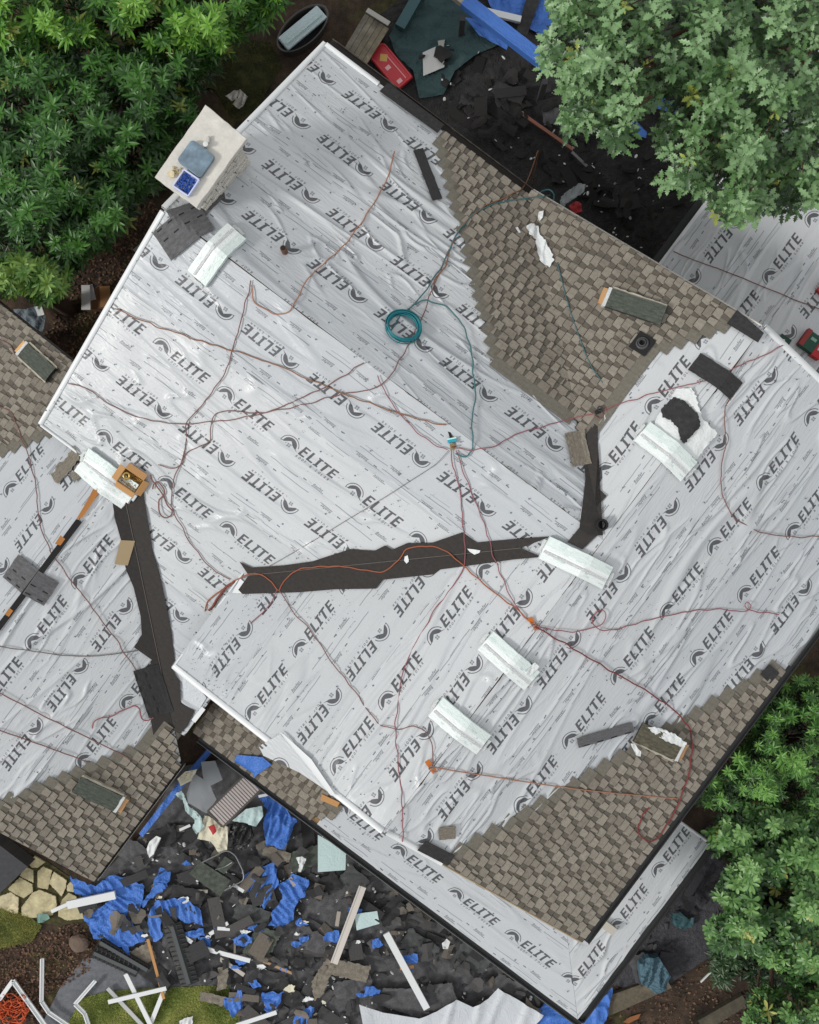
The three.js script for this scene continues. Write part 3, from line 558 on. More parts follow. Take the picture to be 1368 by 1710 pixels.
// lawn with blades
function grassPatch(poly, n, cols, label, lift = 0.016, hgt = 0.05) {
  const t = noiseTex(256, 256, (x, y) => { const g = hash(Math.floor(x * 256), Math.floor(y * 256)) - 0.5, q = sm(-0.3, 0.4, tn(x, y, 6, 2) + 0.5 * tn(x, y, 20, 5)), k = 1 + g * 0.5; return [cols[0][0] * (1 - q) + cols[1][0] * q, cols[0][1] * (1 - q) + cols[1][1] * q, cols[0][2] * (1 - q) + cols[1][2] * q].map(c => Math.max(0, Math.min(255, c * k))); });
  struct('lawn', sheetPoly(poly, { lift, amp: 0.03, scale: 2, maxEdge: 0.25, uvs: 0.9 }), new THREE.MeshStandardMaterial({ map: t, roughness: 1, side: THREE.DoubleSide, bumpMap: grainBump, bumpScale: 0.01 }));
  const g = geo([-0.005, 0, 0, 0.005, 0, 0, 0.004, hgt * 0.6, hgt * 0.25, -0.004, hgt * 0.6, hgt * 0.25, 0, hgt, hgt * 0.7], [0, 1, 2, 0, 2, 3, 3, 2, 4]);
  const sh = poly.map(p => { const q = at(p[0], p[1], 0); return [q.x, q.z]; }); const xs = sh.map(p => p[0]), zs = sh.map(p => p[1]);
  const im = new THREE.InstancedMesh(g, mat('#ffffff', 0.9), n), m4 = new THREE.Matrix4(), q = new THREE.Quaternion(), c = new THREE.Color(); let i = 0;
  while (i < n) { const x = rr(Math.min(...xs), Math.max(...xs)), z = rr(Math.min(...zs), Math.max(...zs)); if (!inside(sh, x, z)) continue; q.setFromAxisAngle(V(0, 1, 0), rnd() * 6.28); m4.compose(V(x, lift + 0.005, z), q, V(1.3, rr(0.6, 1.5), rr(0.7, 1.6))); im.setMatrixAt(i, m4); const f = Math.min(1, Math.max(0, 0.5 + nz(x * 2, z * 2, 3) * 1.3 + rr(-0.25, 0.25))); c.setRGB((cols[0][0] * (1 - f) + cols[1][0] * f) / 255, (cols[0][1] * (1 - f) + cols[1][1] * f) / 255, (cols[0][2] * (1 - f) + cols[1][2] * f) / 255, THREE.SRGBColorSpace); im.setColorAt(i, c); i++; }
  im.castShadow = im.receiveShadow = true; im.name = numbered('grass'); scene.add(im); tag(im, label, 'grass', null, 'stuff');
}
function inside(P, x, y) { let r = false; for (let i = 0, j = P.length - 1; i < P.length; j = i++) if ((P[i][1] > y) !== (P[j][1] > y) && x < (P[j][0] - P[i][0]) * (y - P[i][1]) / (P[j][1] - P[i][1]) + P[i][0]) r = !r; return r; }
grassPatch([[95, 1740], [140, 1665], [180, 1655], [280, 1648], [380, 1645], [400, 1700], [405, 1760], [95, 1760]], 26000, [[112, 128, 58], [170, 174, 98]], 'short yellowish green lawn below the debris field');
grassPatch([[-40, 1510], [10, 1515], [50, 1530], [70, 1545], [55, 1570], [10, 1580], [-40, 1590]], 5000, [[100, 110, 54], [142, 140, 72]], 'mossy grass strip below the flagstone path');
grassPatch([[330, 60], [450, 70], [470, 110], [430, 180], [390, 200], [360, 150], [320, 140]], 6000, [[46, 50, 24], [66, 66, 32]], 'dark mossy grass between the big leaved shrubs and the roof corner', 0.016, 0.03);
// leaf litter bed at the lower left and under the trees
{
  const g = geo([-0.03, 0, 0, 0, 0.006, -0.02, 0.035, 0.002, 0, 0, 0.008, 0.02], [0, 2, 1, 0, 3, 2]);
  const beds = [[[-60, 1560], [60, 1560], [130, 1540], [160, 1570], [150, 1620], [80, 1660], [60, 1760], [-60, 1760]], [[150, 380], [240, 330], [270, 340], [200, 480], [110, 620], [60, 600], [100, 500]], [[1010, 1650], [1180, 1600], [1260, 1690], [1240, 1780], [980, 1780]]].map(b => b.map(p => { const q = at(p[0], p[1], 0); return [q.x, q.z]; }));
  const n = 5200, im = new THREE.InstancedMesh(g, mat('#ffffff', 0.95), n), m4 = new THREE.Matrix4(), c = new THREE.Color(); let i = 0;
  while (i < n) { const b = beds[i % 7 < 4 ? 0 : i % 7 < 6 ? 1 : 2], xs = b.map(p => p[0]), zs = b.map(p => p[1]), x = rr(Math.min(...xs), Math.max(...xs)), z = rr(Math.min(...zs), Math.max(...zs)); if (!inside(b, x, z)) continue; m4.compose(V(x, rr(0.01, 0.04), z), new THREE.Quaternion().setFromEuler(new THREE.Euler(rr(-0.6, 0.6), rnd() * 6.28, rr(-0.6, 0.6))), V(1, 1, 1).multiplyScalar(rr(0.5, 1.3))); im.setMatrixAt(i, m4); c.set(pick(['#5a4033', '#4a352b', '#6a5040', '#3c2c25', '#5e4a3c', '#7a6048'])); im.setColorAt(i, c); i++; }
  im.name = 'leaf_litter'; scene.add(im); tag(im, 'brown leaf litter and mulch on the shaded beds', 'leaf litter', null, 'stuff');
}
// flagstone path
{
  const path = struct('path', sheetPoly([[-40, 1480], [40, 1435], [75, 1436], [130, 1474], [146, 1540], [100, 1545], [-40, 1530]], { lift: 0.014, maxEdge: 0.4 }), mat('#ffffff', 1, { map: grainTex([62, 60, 34], 0.6, 0.4, 9) }));
  const F = [[[33, 1462], [42, 1447], [55, 1453], [56, 1474], [37, 1465]], [[13, 1485], [33, 1465], [54, 1477], [55, 1489], [40, 1500], [25, 1493]], [[-16, 1510], [0, 1497], [18, 1490], [31, 1499], [30, 1527], [0, 1518]], [[36, 1515], [54, 1491], [66, 1486], [93, 1497], [95, 1512], [88, 1528], [55, 1533], [36, 1529]], [[63, 1455], [72, 1447], [87, 1454], [80, 1485], [63, 1482]], [[82, 1475], [90, 1456], [111, 1470], [110, 1482], [103, 1497]], [[98, 1520], [104, 1502], [115, 1491], [127, 1497], [141, 1534], [112, 1537], [97, 1530]], [[44, 1439], [58, 1430], [76, 1440], [63, 1449], [53, 1449]], [[112, 1479], [118, 1472], [127, 1484], [123, 1490], [112, 1488]], [[-30, 1490], [8, 1482], [-2, 1494], [-20, 1506]]];
  const cols = [[186, 176, 140], [178, 168, 132], [192, 182, 148]].map(c => mat('#ffffff', 0.9, { map: grainTex(c, 0.14, 0.22, 5), bumpMap: grainBump, bumpScale: 0.004 }));
  F.forEach((f, i) => mesh('flagstone', sheetPoly(f, { lift: 0.05, thick: 0.045, amp: 0.003, rag: 0.006, maxEdge: 0.3, seed: i }), cols[i % 3], path));
}

// ================= trees and shrubs =================
function leafGeo(L, W, kind) { // leaf along +x, folded and drooping
  if (kind === 'oak') {
    const out = [[0, 0.03], [0.16, 0.05], [0.24, 0.24], [0.33, 0.10], [0.44, 0.44], [0.53, 0.2], [0.62, 0.5], [0.7, 0.22], [0.82, 0.3], [0.86, 0.12], [1, 0]], pos = [], idx = [];
    out.forEach(([x, w]) => { const d = -0.22 * x * x * L; pos.push(x * L, d, 0, x * L * 0.99, d + w * W * 0.35, w * W, x * L * 0.99, d + w * W * 0.35, -w * W); });
    for (let i = 0; i + 1 < out.length; i++) { const k = i * 3; idx.push(k, k + 1, k + 4, k, k + 4, k + 3, k, k + 3, k + 5, k, k + 5, k + 2); }
    return geo(pos, idx);
  }
  const prof = kind === 'ob' ? [[0, 0.06], [0.3, 0.28], [0.65, 0.5], [0.9, 0.32], [1, 0]] : [[0, 0.08], [0.25, 0.38], [0.55, 0.5], [0.82, 0.3], [1, 0]], pos = [], idx = [];
  prof.forEach(([x, w]) => { const d = -0.18 * x * x * L + 0.1 * x * L; pos.push(x * L, d, 0, x * L, d + w * W * 0.3, w * W, x * L, d + w * W * 0.3, -w * W); });
  for (let i = 0; i + 1 < prof.length; i++) { const k = i * 3; idx.push(k, k + 1, k + 4, k, k + 4, k + 3, k, k + 3, k + 5, k, k + 5, k + 2); }
  return geo(pos, idx);
}
function rosette(n, L, W, kind, seedTilt) {
  const l = [];
  for (let i = 0; i < n; i++) {
    const g = leafGeo(L * rr(0.55, 1.12), W * rr(0.75, 1.15), kind); g.rotateX(rr(-0.35, 0.35));
    g.rotateZ(rr(-0.35, 0.55) + (i % 3 === 0 ? 0.35 : 0)); g.translate(L * 0.05, 0, 0); g.rotateY(i / n * 6.283 + rr(-0.25, 0.25)); l.push(g);
  }
  for (let i = 0; i < 2; i++) { const g = leafGeo(L * 0.5, W * 0.7, kind); g.rotateZ(0.9); g.rotateY(rnd() * 6.28); l.push(g); }
  return merge(l);
}
const leafMat = c => new THREE.MeshStandardMaterial({ color: new THREE.Color(c), roughness: 0.42, side: THREE.DoubleSide });
function leafTree({ name, label, category, poly, yTop, dome = 1.2, layers = 1.6, n, geos, cols, rare = [], s = [0.8, 1.15], group, stemCol = '#4a3a2e', trunkAt = null, clumps = 1.1, gapAt = -0.32, shown = 290, tw = true }) {
  const P = poly, xs = P.map(p => p[0]), ys = P.map(p => p[1]), X0 = Math.min(...xs), X1 = Math.max(...xs), Y0 = Math.min(...ys), Y1 = Math.max(...ys);
  const distEdge = (x, y) => { let d = 1e9; for (let i = 0; i < P.length; i++) { const a = P[i], b = P[(i + 1) % P.length], L2 = (b[0] - a[0]) ** 2 + (b[1] - a[1]) ** 2, f = Math.max(0, Math.min(1, ((x - a[0]) * (b[0] - a[0]) + (y - a[1]) * (b[1] - a[1])) / L2)); d = Math.min(d, Math.hypot(x - a[0] - f * (b[0] - a[0]), y - a[1] - f * (b[1] - a[1]))); } return d; };
  const list = []; let guard = 0;
  while (list.length < n && guard++ < n * 40) {
    const x = rr(X0, X1), y = rr(Y0, Y1); if (!inside(P, x, y)) continue;
    const d = distEdge(x, y); const cl = nz(x * 0.018 * clumps, y * 0.018 * clumps, yTop), c2 = nz(x * 0.05, y * 0.05, yTop + 4);
    const depth = rnd() ** 1.6;
    if (cl + 0.5 * c2 < gapAt && depth < 0.6) continue;
    const h = yTop - dome * Math.exp(-d / 70) + 1.0 * cl + 0.55 * c2 - depth * layers + rr(-0.12, 0.12);
    const q = at(x, y, h); list.push({ q, depth, d, cl: cl + c2 });
  }
  list.sort((a, b) => a.depth - b.depth);
  const tp = trunkAt ? at(trunkAt[0], trunkAt[1], 0) : null, cx = tp ? tp.x : list.reduce((s, e) => s + e.q.x, 0) / list.length, cz = tp ? tp.z : list.reduce((s, e) => s + e.q.z, 0) / list.length;
  const T = thing(name, label, category, V(cx, 0, cz), group);
  const bark = mat(stemCol, 0.95, { bumpMap: grainBump, bumpScale: 0.01 });
  // tapered trunk with limbs up into the crown
  const tg = [cyl(0.09, 0.16, yTop * 0.55, 10, 0, yTop * 0.275, 0)];
  for (let i = 0; i < 26; i++) { const e = list[Math.floor(rnd() * list.length)], p = e.q.clone().sub(V(cx, 0, cz)); p.y -= 0.15; const k = V(p.x * 0.4, yTop * 0.5 + (p.y - yTop * 0.5) * 0.45, p.z * 0.4); const c = new THREE.CatmullRomCurve3([V(0, yTop * rr(0.3, 0.5), 0), k, p]); tg.push(new THREE.TubeGeometry(c, 10, 0.022, 5)); }
  mesh('trunk', merge(tg), bark, T);
  if (tw) { const tl = []; for (let i = 0; i < list.length; i += 2) { const e = list[i], p = e.q.clone().sub(V(cx, 0, cz)), b = V(p.x * 0.93 + rr(-0.1, 0.1), p.y - 0.3, p.z * 0.93 + rr(-0.1, 0.1)); tl.push(new THREE.TubeGeometry(new THREE.LineCurve3(b, p), 1, 0.008, 4)); } mesh('twigs', merge(tl), bark, T).userData.kind = 'stuff'; }
  const mats = cols.map(leafMat), colr = cols.map(c => new THREE.Color(c)), dummy = new THREE.Object3D();
  const rest = geos.map(() => []);
  list.forEach((e, i) => {
    const gi = Math.floor(rnd() * geos.length), rareHit = rare.length && rnd() < 0.025;
    let ci = Math.floor(Math.max(0, Math.min(0.999, 0.5 + e.cl * 0.75 + rr(-0.38, 0.38))) * cols.length);
    const out = V(e.q.x - cx, 0, e.q.z - cz), lean = Math.exp(-e.d / 40) * 0.6;
    dummy.position.copy(e.q).sub(V(cx, 0, cz)); dummy.rotation.set(0, 0, 0);
    dummy.quaternion.setFromUnitVectors(V(0, 1, 0), out.multiplyScalar(lean / (out.length() + 0.01)).add(V(rr(-0.35, 0.35), 1, rr(-0.35, 0.35))).normalize());
    dummy.rotateY(rnd() * 6.283); dummy.scale.setScalar(rr(...s));
    if (i < shown) { const o = mesh('leaf_cluster', geos[gi], rareHit ? (M['rare' + rare[0]] ||= leafMat(rare[0])) : mats[ci], T); o.position.copy(dummy.position); o.quaternion.copy(dummy.quaternion); o.scale.copy(dummy.scale); }
    else { dummy.updateMatrix(); rest[gi].push([dummy.matrix.clone(), rareHit ? new THREE.Color(rare[0]) : colr[ci]]); }
  });
  const wm = leafMat('#ffffff');
  rest.forEach((r, k) => { if (!r.length) return; const im = new THREE.InstancedMesh(geos[k], wm, r.length); r.forEach(([m, c], i) => { im.setMatrixAt(i, m); im.setColorAt(i, c); }); im.name = 'crown'; im.userData.kind = 'stuff'; im.castShadow = im.receiveShadow = true; T.add(im); });
  return T;
}
const rhodo = [0, 1, 2, 3].map(() => rosette(10, 0.27, 0.062, 'lance')), rhodoS = [0, 1, 2].map(() => rosette(9, 0.21, 0.055, 'lance'));
const obov = [0, 1, 2, 3].map(() => rosette(9, 0.2, 0.07, 'ob')), fine = [0, 1, 2].map(() => rosette(11, 0.17, 0.036, 'lance')), oak = [0, 1, 2, 3].map(() => rosette(6, 0.29, 0.13, 'oak'));
leafTree({ name: 'broadleaf_shrub', label: 'dark green big leaved shrub filling the corner left of the chimney', category: 'shrub', poly: [[-60, 70], [60, 60], [200, 75], [330, 60], [392, 84], [352, 140], [318, 178], [326, 200], [296, 250], [280, 292], [246, 318], [226, 345], [206, 378], [180, 412], [150, 424], [134, 452], [60, 460], [-60, 440]], yTop: 3.6, n: 2400, s: [0.42, 0.9], geos: rhodo, cols: ['#1e3a15', '#264919', '#2d561d', '#346021', '#407026'], rare: ['#6f7d34'], group: 'big leaved shrubs along the upper left edge' });
leafTree({ name: 'broadleaf_shrub', label: 'bright green big leaved shrub along the upper edge above the dark one', category: 'shrub', poly: [[-60, -50], [485, -50], [470, 12], [440, 40], [405, 58], [372, 78], [300, 76], [220, 70], [100, 62], [-60, 80]], yTop: 4.3, n: 1500, s: [0.42, 0.9], geos: rhodo, cols: ['#2f5a1c', '#3a6a20', '#4a7d26', '#5d902d', '#6c9c36'], rare: ['#8fa04a'], group: 'big leaved shrubs along the upper left edge' });
leafTree({ name: 'broadleaf_shrub', label: 'yellowish green shrub tip above the brown shingles at the left edge', category: 'shrub', poly: [[-60, 425], [30, 430], [90, 440], [120, 455], [100, 490], [75, 505], [60, 500], [40, 485], [15, 490], [-60, 500]], yTop: 3.9, dome: 0.6, n: 420, s: [0.6, 0.95], geos: rhodoS, cols: ['#2c4f1a', '#3a6221', '#4f772b', '#6c8d3a'], group: 'big leaved shrubs along the upper left edge' });
leafTree({ name: 'oak_tree', label: 'lobed leaf oak tree hanging over the dark back yard and low roof', category: 'tree', poly: [[900, -50], [1420, -50], [1420, 330], [1345, 335], [1330, 360], [1290, 345], [1260, 365], [1215, 372], [1190, 350], [1172, 320], [1120, 312], [1100, 300], [1118, 270], [1095, 230], [1090, 205], [1120, 185], [1085, 160], [1070, 190], [1055, 215], [1048, 240], [1020, 245], [1005, 225], [950, 230], [940, 205], [955, 165], [925, 130], [905, 110], [910, 60], [935, 30]], yTop: 7.2, dome: 0.9, n: 1700, geos: oak, cols: ['#283f22', '#34522b', '#446636', '#587c46', '#769866'], rare: ['#9aa84c'], stemCol: '#5a3a30', trunkAt: [1330, 60], gapAt: -0.3, s: [0.42, 0.85], layers: 2.2 });
leafTree({ name: 'narrowleaf_tree', label: 'fine leaved green tree brushing the right eave below the shingles', category: 'tree', poly: [[1300, 1150], [1340, 1135], [1420, 1130], [1420, 1370], [1340, 1360], [1270, 1330], [1220, 1350], [1165, 1345], [1150, 1320], [1185, 1300], [1225, 1280], [1240, 1240], [1260, 1220], [1248, 1195], [1270, 1175]], yTop: 4.7, dome: 0.9, n: 1900, geos: fine, cols: ['#26401d', '#2f5122', '#3d662a', '#4f7f33', '#659440'], s: [0.5, 0.8], gapAt: -0.25 });
leafTree({ name: 'broadleaf_tree', label: 'light green rounded leaf tree in the lower right corner', category: 'tree', poly: [[1190, 1380], [1240, 1345], [1320, 1350], [1420, 1360], [1420, 1760], [1260, 1760], [1245, 1690], [1270, 1650], [1330, 1650], [1290, 1610], [1240, 1590], [1190, 1580], [1182, 1550], [1210, 1525], [1198, 1490], [1210, 1460], [1230, 1440], [1195, 1425], [1185, 1405]], yTop: 4.6, dome: 1.0, n: 2100, geos: obov, cols: ['#2d4a25', '#375a2c', '#466e36', '#598342', '#6d9552'], rare: ['#a3a75a'], s: [0.42, 0.9], gapAt: -0.3 });
leafTree({ name: 'low_shrub', label: 'dull dark green low shrub on the ground beneath the light green tree', category: 'shrub', poly: [[1190, 1590], [1290, 1590], [1330, 1640], [1300, 1690], [1240, 1660], [1195, 1640]], yTop: 1.4, dome: 0.6, layers: 0.8, n: 260, geos: fine, cols: ['#22381f', '#2a4424', '#33502b'], s: [0.8, 1.1], shown: 120 });

// ================= things on the roof =================
// a slab lying along p0 -> p1 over whatever roof is below, bending over ridges
function drapeSlab(p0, p1, width, thick, o = {}) {
  const { lift = 0.046, nL = 16, nW = 4, jag = 0, puff = 0, soft = 3, inset = 0 } = o;
  const A = p0.isVector3 ? p0 : hit(...p0), B = p1.isVector3 ? p1 : hit(...p1), d = V(B.x - A.x, 0, B.z - A.z), L = d.length(); d.normalize(); const c = V(-d.z, 0, d.x);
  const prof = []; for (let j = 0; j <= nW; j++) { const col = []; for (let i = 0; i <= nL; i++) { const f = i / nL, w = (j / nW - 0.5) * width; col.push(topY(A.x + d.x * L * f + c.x * w, A.z + d.z * L * f + c.z * w)); } prof.push(col); }
  for (let k = 0; k < soft; k++) for (const col of prof) { const q = [...col]; for (let i = 1; i < nL; i++) col[i] = Math.max((q[i - 1] + 2 * q[i] + q[i + 1]) / 4, q[i]); }
  const pos = [], uv = [], idx = [], N = (nL + 1) * (nW + 1);
  const jl = Array.from({ length: nL + 1 }, () => [rr(-jag, jag), rr(-jag, jag)]), je = Array.from({ length: nW + 1 }, () => [rr(-jag, jag), rr(-jag, jag)]);
  for (const top of [1, 0]) for (let i = 0; i <= nL; i++) for (let j = 0; j <= nW; j++) {
    const f = i / nL; let w = (j / nW - 0.5) * width + (j === 0 ? jl[i][0] : j === nW ? jl[i][1] : 0), l = L * f + (i === 0 ? je[j][0] : i === nL ? je[j][1] : 0);
    if (top && inset) { w *= 1 - inset * 2 / width; l = L / 2 + (l - L / 2) * (1 - inset * 2 / L); }
    const eL = Math.min(f, 1 - f) * L, eW = Math.min(j, nW - j) / nW * width, pf = puff * Math.min(1, eL / 0.05) * Math.min(1, eW / 0.05) * (0.7 + 0.5 * nz(f * 7, j * 1.3, A.x));
    pos.push(A.x + d.x * l + c.x * w, prof[j][i] + lift + (top ? thick + pf : 0), A.z + d.z * l + c.z * w); uv.push(f, j / nW);
  }
  const id = (i, j, b) => b * N + i * (nW + 1) + j;
  for (let i = 0; i < nL; i++) for (let j = 0; j < nW; j++) { idx.push(id(i, j, 0), id(i, j + 1, 0), id(i + 1, j, 0), id(i, j + 1, 0), id(i + 1, j + 1, 0), id(i + 1, j, 0)); idx.push(id(i, j, 1), id(i + 1, j, 1), id(i, j + 1, 1), id(i, j + 1, 1), id(i + 1, j, 1), id(i + 1, j + 1, 1)); }
  for (let i = 0; i < nL; i++) for (const j of [0, nW]) idx.push(id(i, j, 0), id(i + 1, j, 0), id(i, j, 1), id(i + 1, j, 0), id(i + 1, j, 1), id(i, j, 1));
  for (let j = 0; j < nW; j++) for (const i of [0, nL]) idx.push(id(i, j, 0), id(i, j + 1, 0), id(i, j, 1), id(i, j + 1, 0), id(i, j + 1, 1), id(i, j, 1));
  const G = upward(geo(pos, idx, uv)).toNonIndexed(); G.computeVertexNormals(); return G;
}
const flat = g => { g.computeVertexNormals(); return g; };
// wrapped bundles: white film with pale teal print blocks
function wrapTex(k) {
  const cv = document.createElement('canvas'); cv.width = 512; cv.height = 192; const c = cv.getContext('2d');
  c.fillStyle = '#e9f0ee'; c.fillRect(0, 0, 512, 192);
  c.fillStyle = '#d9e5e2'; c.fillRect(0, 118, 512, 74); c.fillStyle = '#fafbfb'; c.fillRect(0, 58, 512, 30);
  for (let i = 0; i < 26; i++) { c.fillStyle = pick(['#cfdedb', '#dde7e5', '#c6d6d3', '#e4ebe9']); c.fillRect(rnd() * 470, pick([14, 40, 100, 128, 156]) + rnd() * 8, 14 + rnd() * 50, 6 + rnd() * 14); }
  for (let i = 0; i < 50; i++) { c.fillStyle = 'rgba(120,140,138,.45)'; c.fillRect(rnd() * 500, 20 + rnd() * 160, 3 + rnd() * 16, 1.5); }
  const t = new THREE.CanvasTexture(cv); t.colorSpace = THREE.SRGBColorSpace; return t;
}
const wrapMats = [0, 1, 2].map(k => new THREE.MeshStandardMaterial({ map: wrapTex(k), roughness: 0.38, side: THREE.DoubleSide, bumpMap: crinkleBump, bumpScale: 0.006 }));
function bundle(p0, p1, label, o = {}) {
  const t = thing('wrapped_shingle_bundle', label, 'shingle bundle', V(0, 0, 0), o.group || 'white wrapped shingle bundles set over the ridges');
  mesh('wrapper', drapeSlab(p0, p1, o.w || 0.36, 0.06, { puff: 0.003, nL: 12, nW: 3, inset: 0.008, jag: 0.004, lift: o.lift || 0.048 }), pick(wrapMats), t);
  // a folded seam along one side and taped end flaps
  const A = hit(...p0), B = hit(...p1), d = B.clone().sub(A).setY(0).normalize(), c = V(-d.z, 0, d.x), off = (o.w || 0.34) * 0.16;
  mesh('seam', drapeSlab(A.clone().addScaledVector(c, off).addScaledVector(d, 0.02), B.clone().addScaledVector(c, off).addScaledVector(d, -0.02), 0.035, 0.004, { lift: (o.lift || 0.048) + 0.072 }), M.paper, t);
  for (const [E, s] of [[A, -1], [B, 1]]) mesh('end_flap', drapeSlab(E.clone().addScaledVector(d, s * 0.028).addScaledVector(c, -0.1), E.clone().addScaledVector(d, s * 0.028).addScaledVector(c, 0.1), 0.045, 0.02, { lift: (o.lift || 0.048) + 0.01, nL: 4, jag: 0.008 }), M.paper, t);
  return t;
}
bundle([398, 388], [330, 468], 'white shingle bundle on the main ridge below the chimney');
bundle([907, 913], [1014, 965], 'white shingle bundle where the black strip meets the two ridges');
bundle([1070, 720], [1149, 788], 'white shingle bundle beside the torn wrapper with black felt');
{ const t = bundle([810, 1068], [888, 1136], 'white shingle bundle with a ragged tear near its lower end'); mesh('torn_flap', sheetPoly([[878, 1118], [892, 1104], [900, 1112], [884, 1126], [874, 1122]], { base: 'roof', lift: 0.11, amp: 0.02, scale: 12, maxEdge: 0.04 }), M.paper, t); mesh('tear', sheetPoly([[868, 1118], [880, 1113], [886, 1104], [888, 1108], [882, 1117], [872, 1123]], { base: 'roof', lift: 0.106, thick: 0.004, maxEdge: 0.05 }), M.darkGrey, t); }
bundle([727, 1178], [808, 1242], 'white shingle bundle lowest on the wing ridge');
{ const t = bundle([142, 764], [226, 826], 'white shingle bundle at the eave corner beside the open cardboard box'); mesh('wrapper', drapeSlab([134, 774], [214, 838], 0.3, 0.045, { lift: 0.026, inset: 0.01, jag: 0.006 }), wrapMats[1], t); }

// opened bundles: dark stack, wrapper edge and foam end
function openBundle(p0, p1, w, foamAt, label, o = {}) {
  const t = thing('opened_shingle_bundle', label, 'shingle bundle', V(0, 0, 0), 'opened shingle bundles');
  const A = hit(...p0), B = hit(...p1), d = B.clone().sub(A).setY(0).normalize(), c = V(-d.z, 0, d.x), L = A.distanceTo(B);
  for (let k = 0; k < 5; k++) mesh('shingle', drapeSlab(A.clone().addScaledVector(d, rr(-0.01, 0.01)), B.clone().addScaledVector(d, rr(-0.01, 0.01)), w - 0.01, 0.016, { lift: 0.05 + k * 0.019, nL: 6, jag: 0.005 }), k === 4 ? (o.top || M.greenish) : M.shingleDark, t);
  const E = foamAt ? B : A, s = foamAt ? 1 : -1;
  mesh('foam_end', drapeSlab(E.clone().addScaledVector(d, s * 0.085).addScaledVector(c, -w * 0.42), E.clone().addScaledVector(d, s * 0.085).addScaledVector(c, w * 0.42), 0.06, 0.07, { lift: 0.03, nL: 6, jag: 0.006 }), mat(o.foam || '#bd9468', 0.9), t);
  mesh('wrapper', drapeSlab(E.clone().addScaledVector(d, s * 0.028).addScaledVector(c, -w * 0.5), E.clone().addScaledVector(d, s * 0.028).addScaledVector(c, w * 0.5), 0.05, 0.11, { lift: 0.03, nL: 6, jag: 0.004 }), M.paper, t);
  for (const sd2 of o.strips || [-1]) mesh('wrapper', drapeSlab(A.clone().addScaledVector(c, sd2 * (w / 2 + 0.012)), B.clone().addScaledVector(c, sd2 * (w / 2 + 0.012)), 0.03, 0.085, { lift: 0.03, nL: 14, jag: o.jag || 0.008 }), M.tanPaper ||= mat('#b9b2a2', 0.8), t);
  for (const x of o.shreds || []) mesh('torn_wrapper', sheetPoly(x, { base: 'roof', lift: 0.145, amp: 0.02, scale: 14, maxEdge: 0.05, rag: 0.012 }), M.paper, t);
  return t;
}
openBundle([1014, 500], [1104, 530], 0.3, false, 'opened dark shingle bundle on the brown shingles near the black roof vent');
openBundle([1064, 1220], [1130, 1250], 0.32, true, 'torn open shingle bundle with orange foam end on the lower right shingles', { strips: [1], shreds: [[[1078, 1211], [1090, 1210], [1124, 1222], [1142, 1238], [1138, 1244], [1110, 1234], [1098, 1228], [1088, 1222]], [[1050, 1238], [1056, 1237], [1066, 1250], [1066, 1259], [1058, 1256]]], top: mat('#ffffff', 0.92, { map: grainTex([88, 84, 70], 0.4, 0.4), bumpMap: grainBump, bumpScale: 0.001 }), jag: 0.012 });
openBundle([133, 1306], [201, 1338], 0.3, true, 'opened shingle bundle with white and orange end on the lower left shingles', { strips: [-1] });
openBundle([44, 586], [90, 628], 0.27, false, 'opened shingle bundle on the brown roof at the left edge', { strips: [-1, 1], foam: '#d9aa6a' });

// loose shingles
const slots = (t, p0, p1, offs, w, n, lift) => { const A = hit(...p0), B = hit(...p1), d = B.clone().sub(A).setY(0), L = d.length(); d.normalize(); const c = V(-d.z, 0, d.x); for (let i = 0; i < n; i++) { const f = (i + 0.35) / n; mesh('slot', drapeSlab(A.clone().addScaledVector(d, L * f).addScaledVector(c, offs), A.clone().addScaledVector(d, L * (f + 0.3 / n * 1.4)).addScaledVector(c, offs), w, 0.003, { lift, nL: 2, nW: 1 }), M.black, t); } };
function looseShingle(p0, p1, w, m, label, o = {}) {
  const t = thing('loose_shingle', label, 'shingle', V(0, 0, 0));
  mesh('shingle_body', drapeSlab(p0, p1, w, o.th || 0.012, { lift: o.lift || 0.048, nL: o.nL || 12, jag: o.jag || 0.004 }), m, t);
  if (o.slots) for (const s of o.slots) slots(t, p0, p1, s * w, 0.018, 4, (o.lift || 0.048) + (o.th || 0.012) + 0.001);
  return t;
}
M.sg = mat('#ffffff', 0.85, { map: grainTex([92, 92, 94], 0.35, 0.25), bumpMap: grainBump, bumpScale: 0.001 });
M.sb = mat('#ffffff', 0.95, { map: grainTex([121, 114, 103], 0.4, 0.3), bumpMap: grainBump, bumpScale: 0.001 });
looseShingle([272, 414], [346, 362], 0.46, M.sg, 'wide grey laminated shingle lying beside the chimney', { slots: [-0.08, -0.42], th: 0.016 });
looseShingle([283, 362], [331, 345], 0.16, M.sb === 0 ? M.sb : M.sg, 'small grey shingle tucked between the white rake edge and the chimney', { lift: 0.042 });
looseShingle([335, 357], [367, 325], 0.17, M.sg, 'dark shingle piece against the lower foot of the chimney', { lift: 0.042 });
looseShingle([20, 944], [88, 992], 0.43, M.sg, 'grey slotted shingle lying across the open ridge slot at the left edge', { slots: [0.05, 0.4] });
looseShingle([245, 1114], [271, 1192], 0.4, M.shingleDark, 'dark slotted shingle on the lower end of the left black valley', { slots: [0.08, 0.46], lift: 0.044 });
looseShingle([1158, 604], [1228, 654], 0.3, M.shingleDark, 'black shingle bent over the wing ridge near its upper end');
looseShingle([964, 1240], [1056, 1213], 0.16, M.sg, 'long grey shingle strip lying next to the torn open bundle', { slots: [0.42] });
looseShingle([698, 251], [731, 335], 0.16, M.shingleDark, 'narrow black shingle strip alone on the upper main slope');
looseShingle([958, 721], [971, 777], 0.29, M.sb, 'brown shingle piece lying beside the upper black valley', { slots: [], lift: 0.044 });
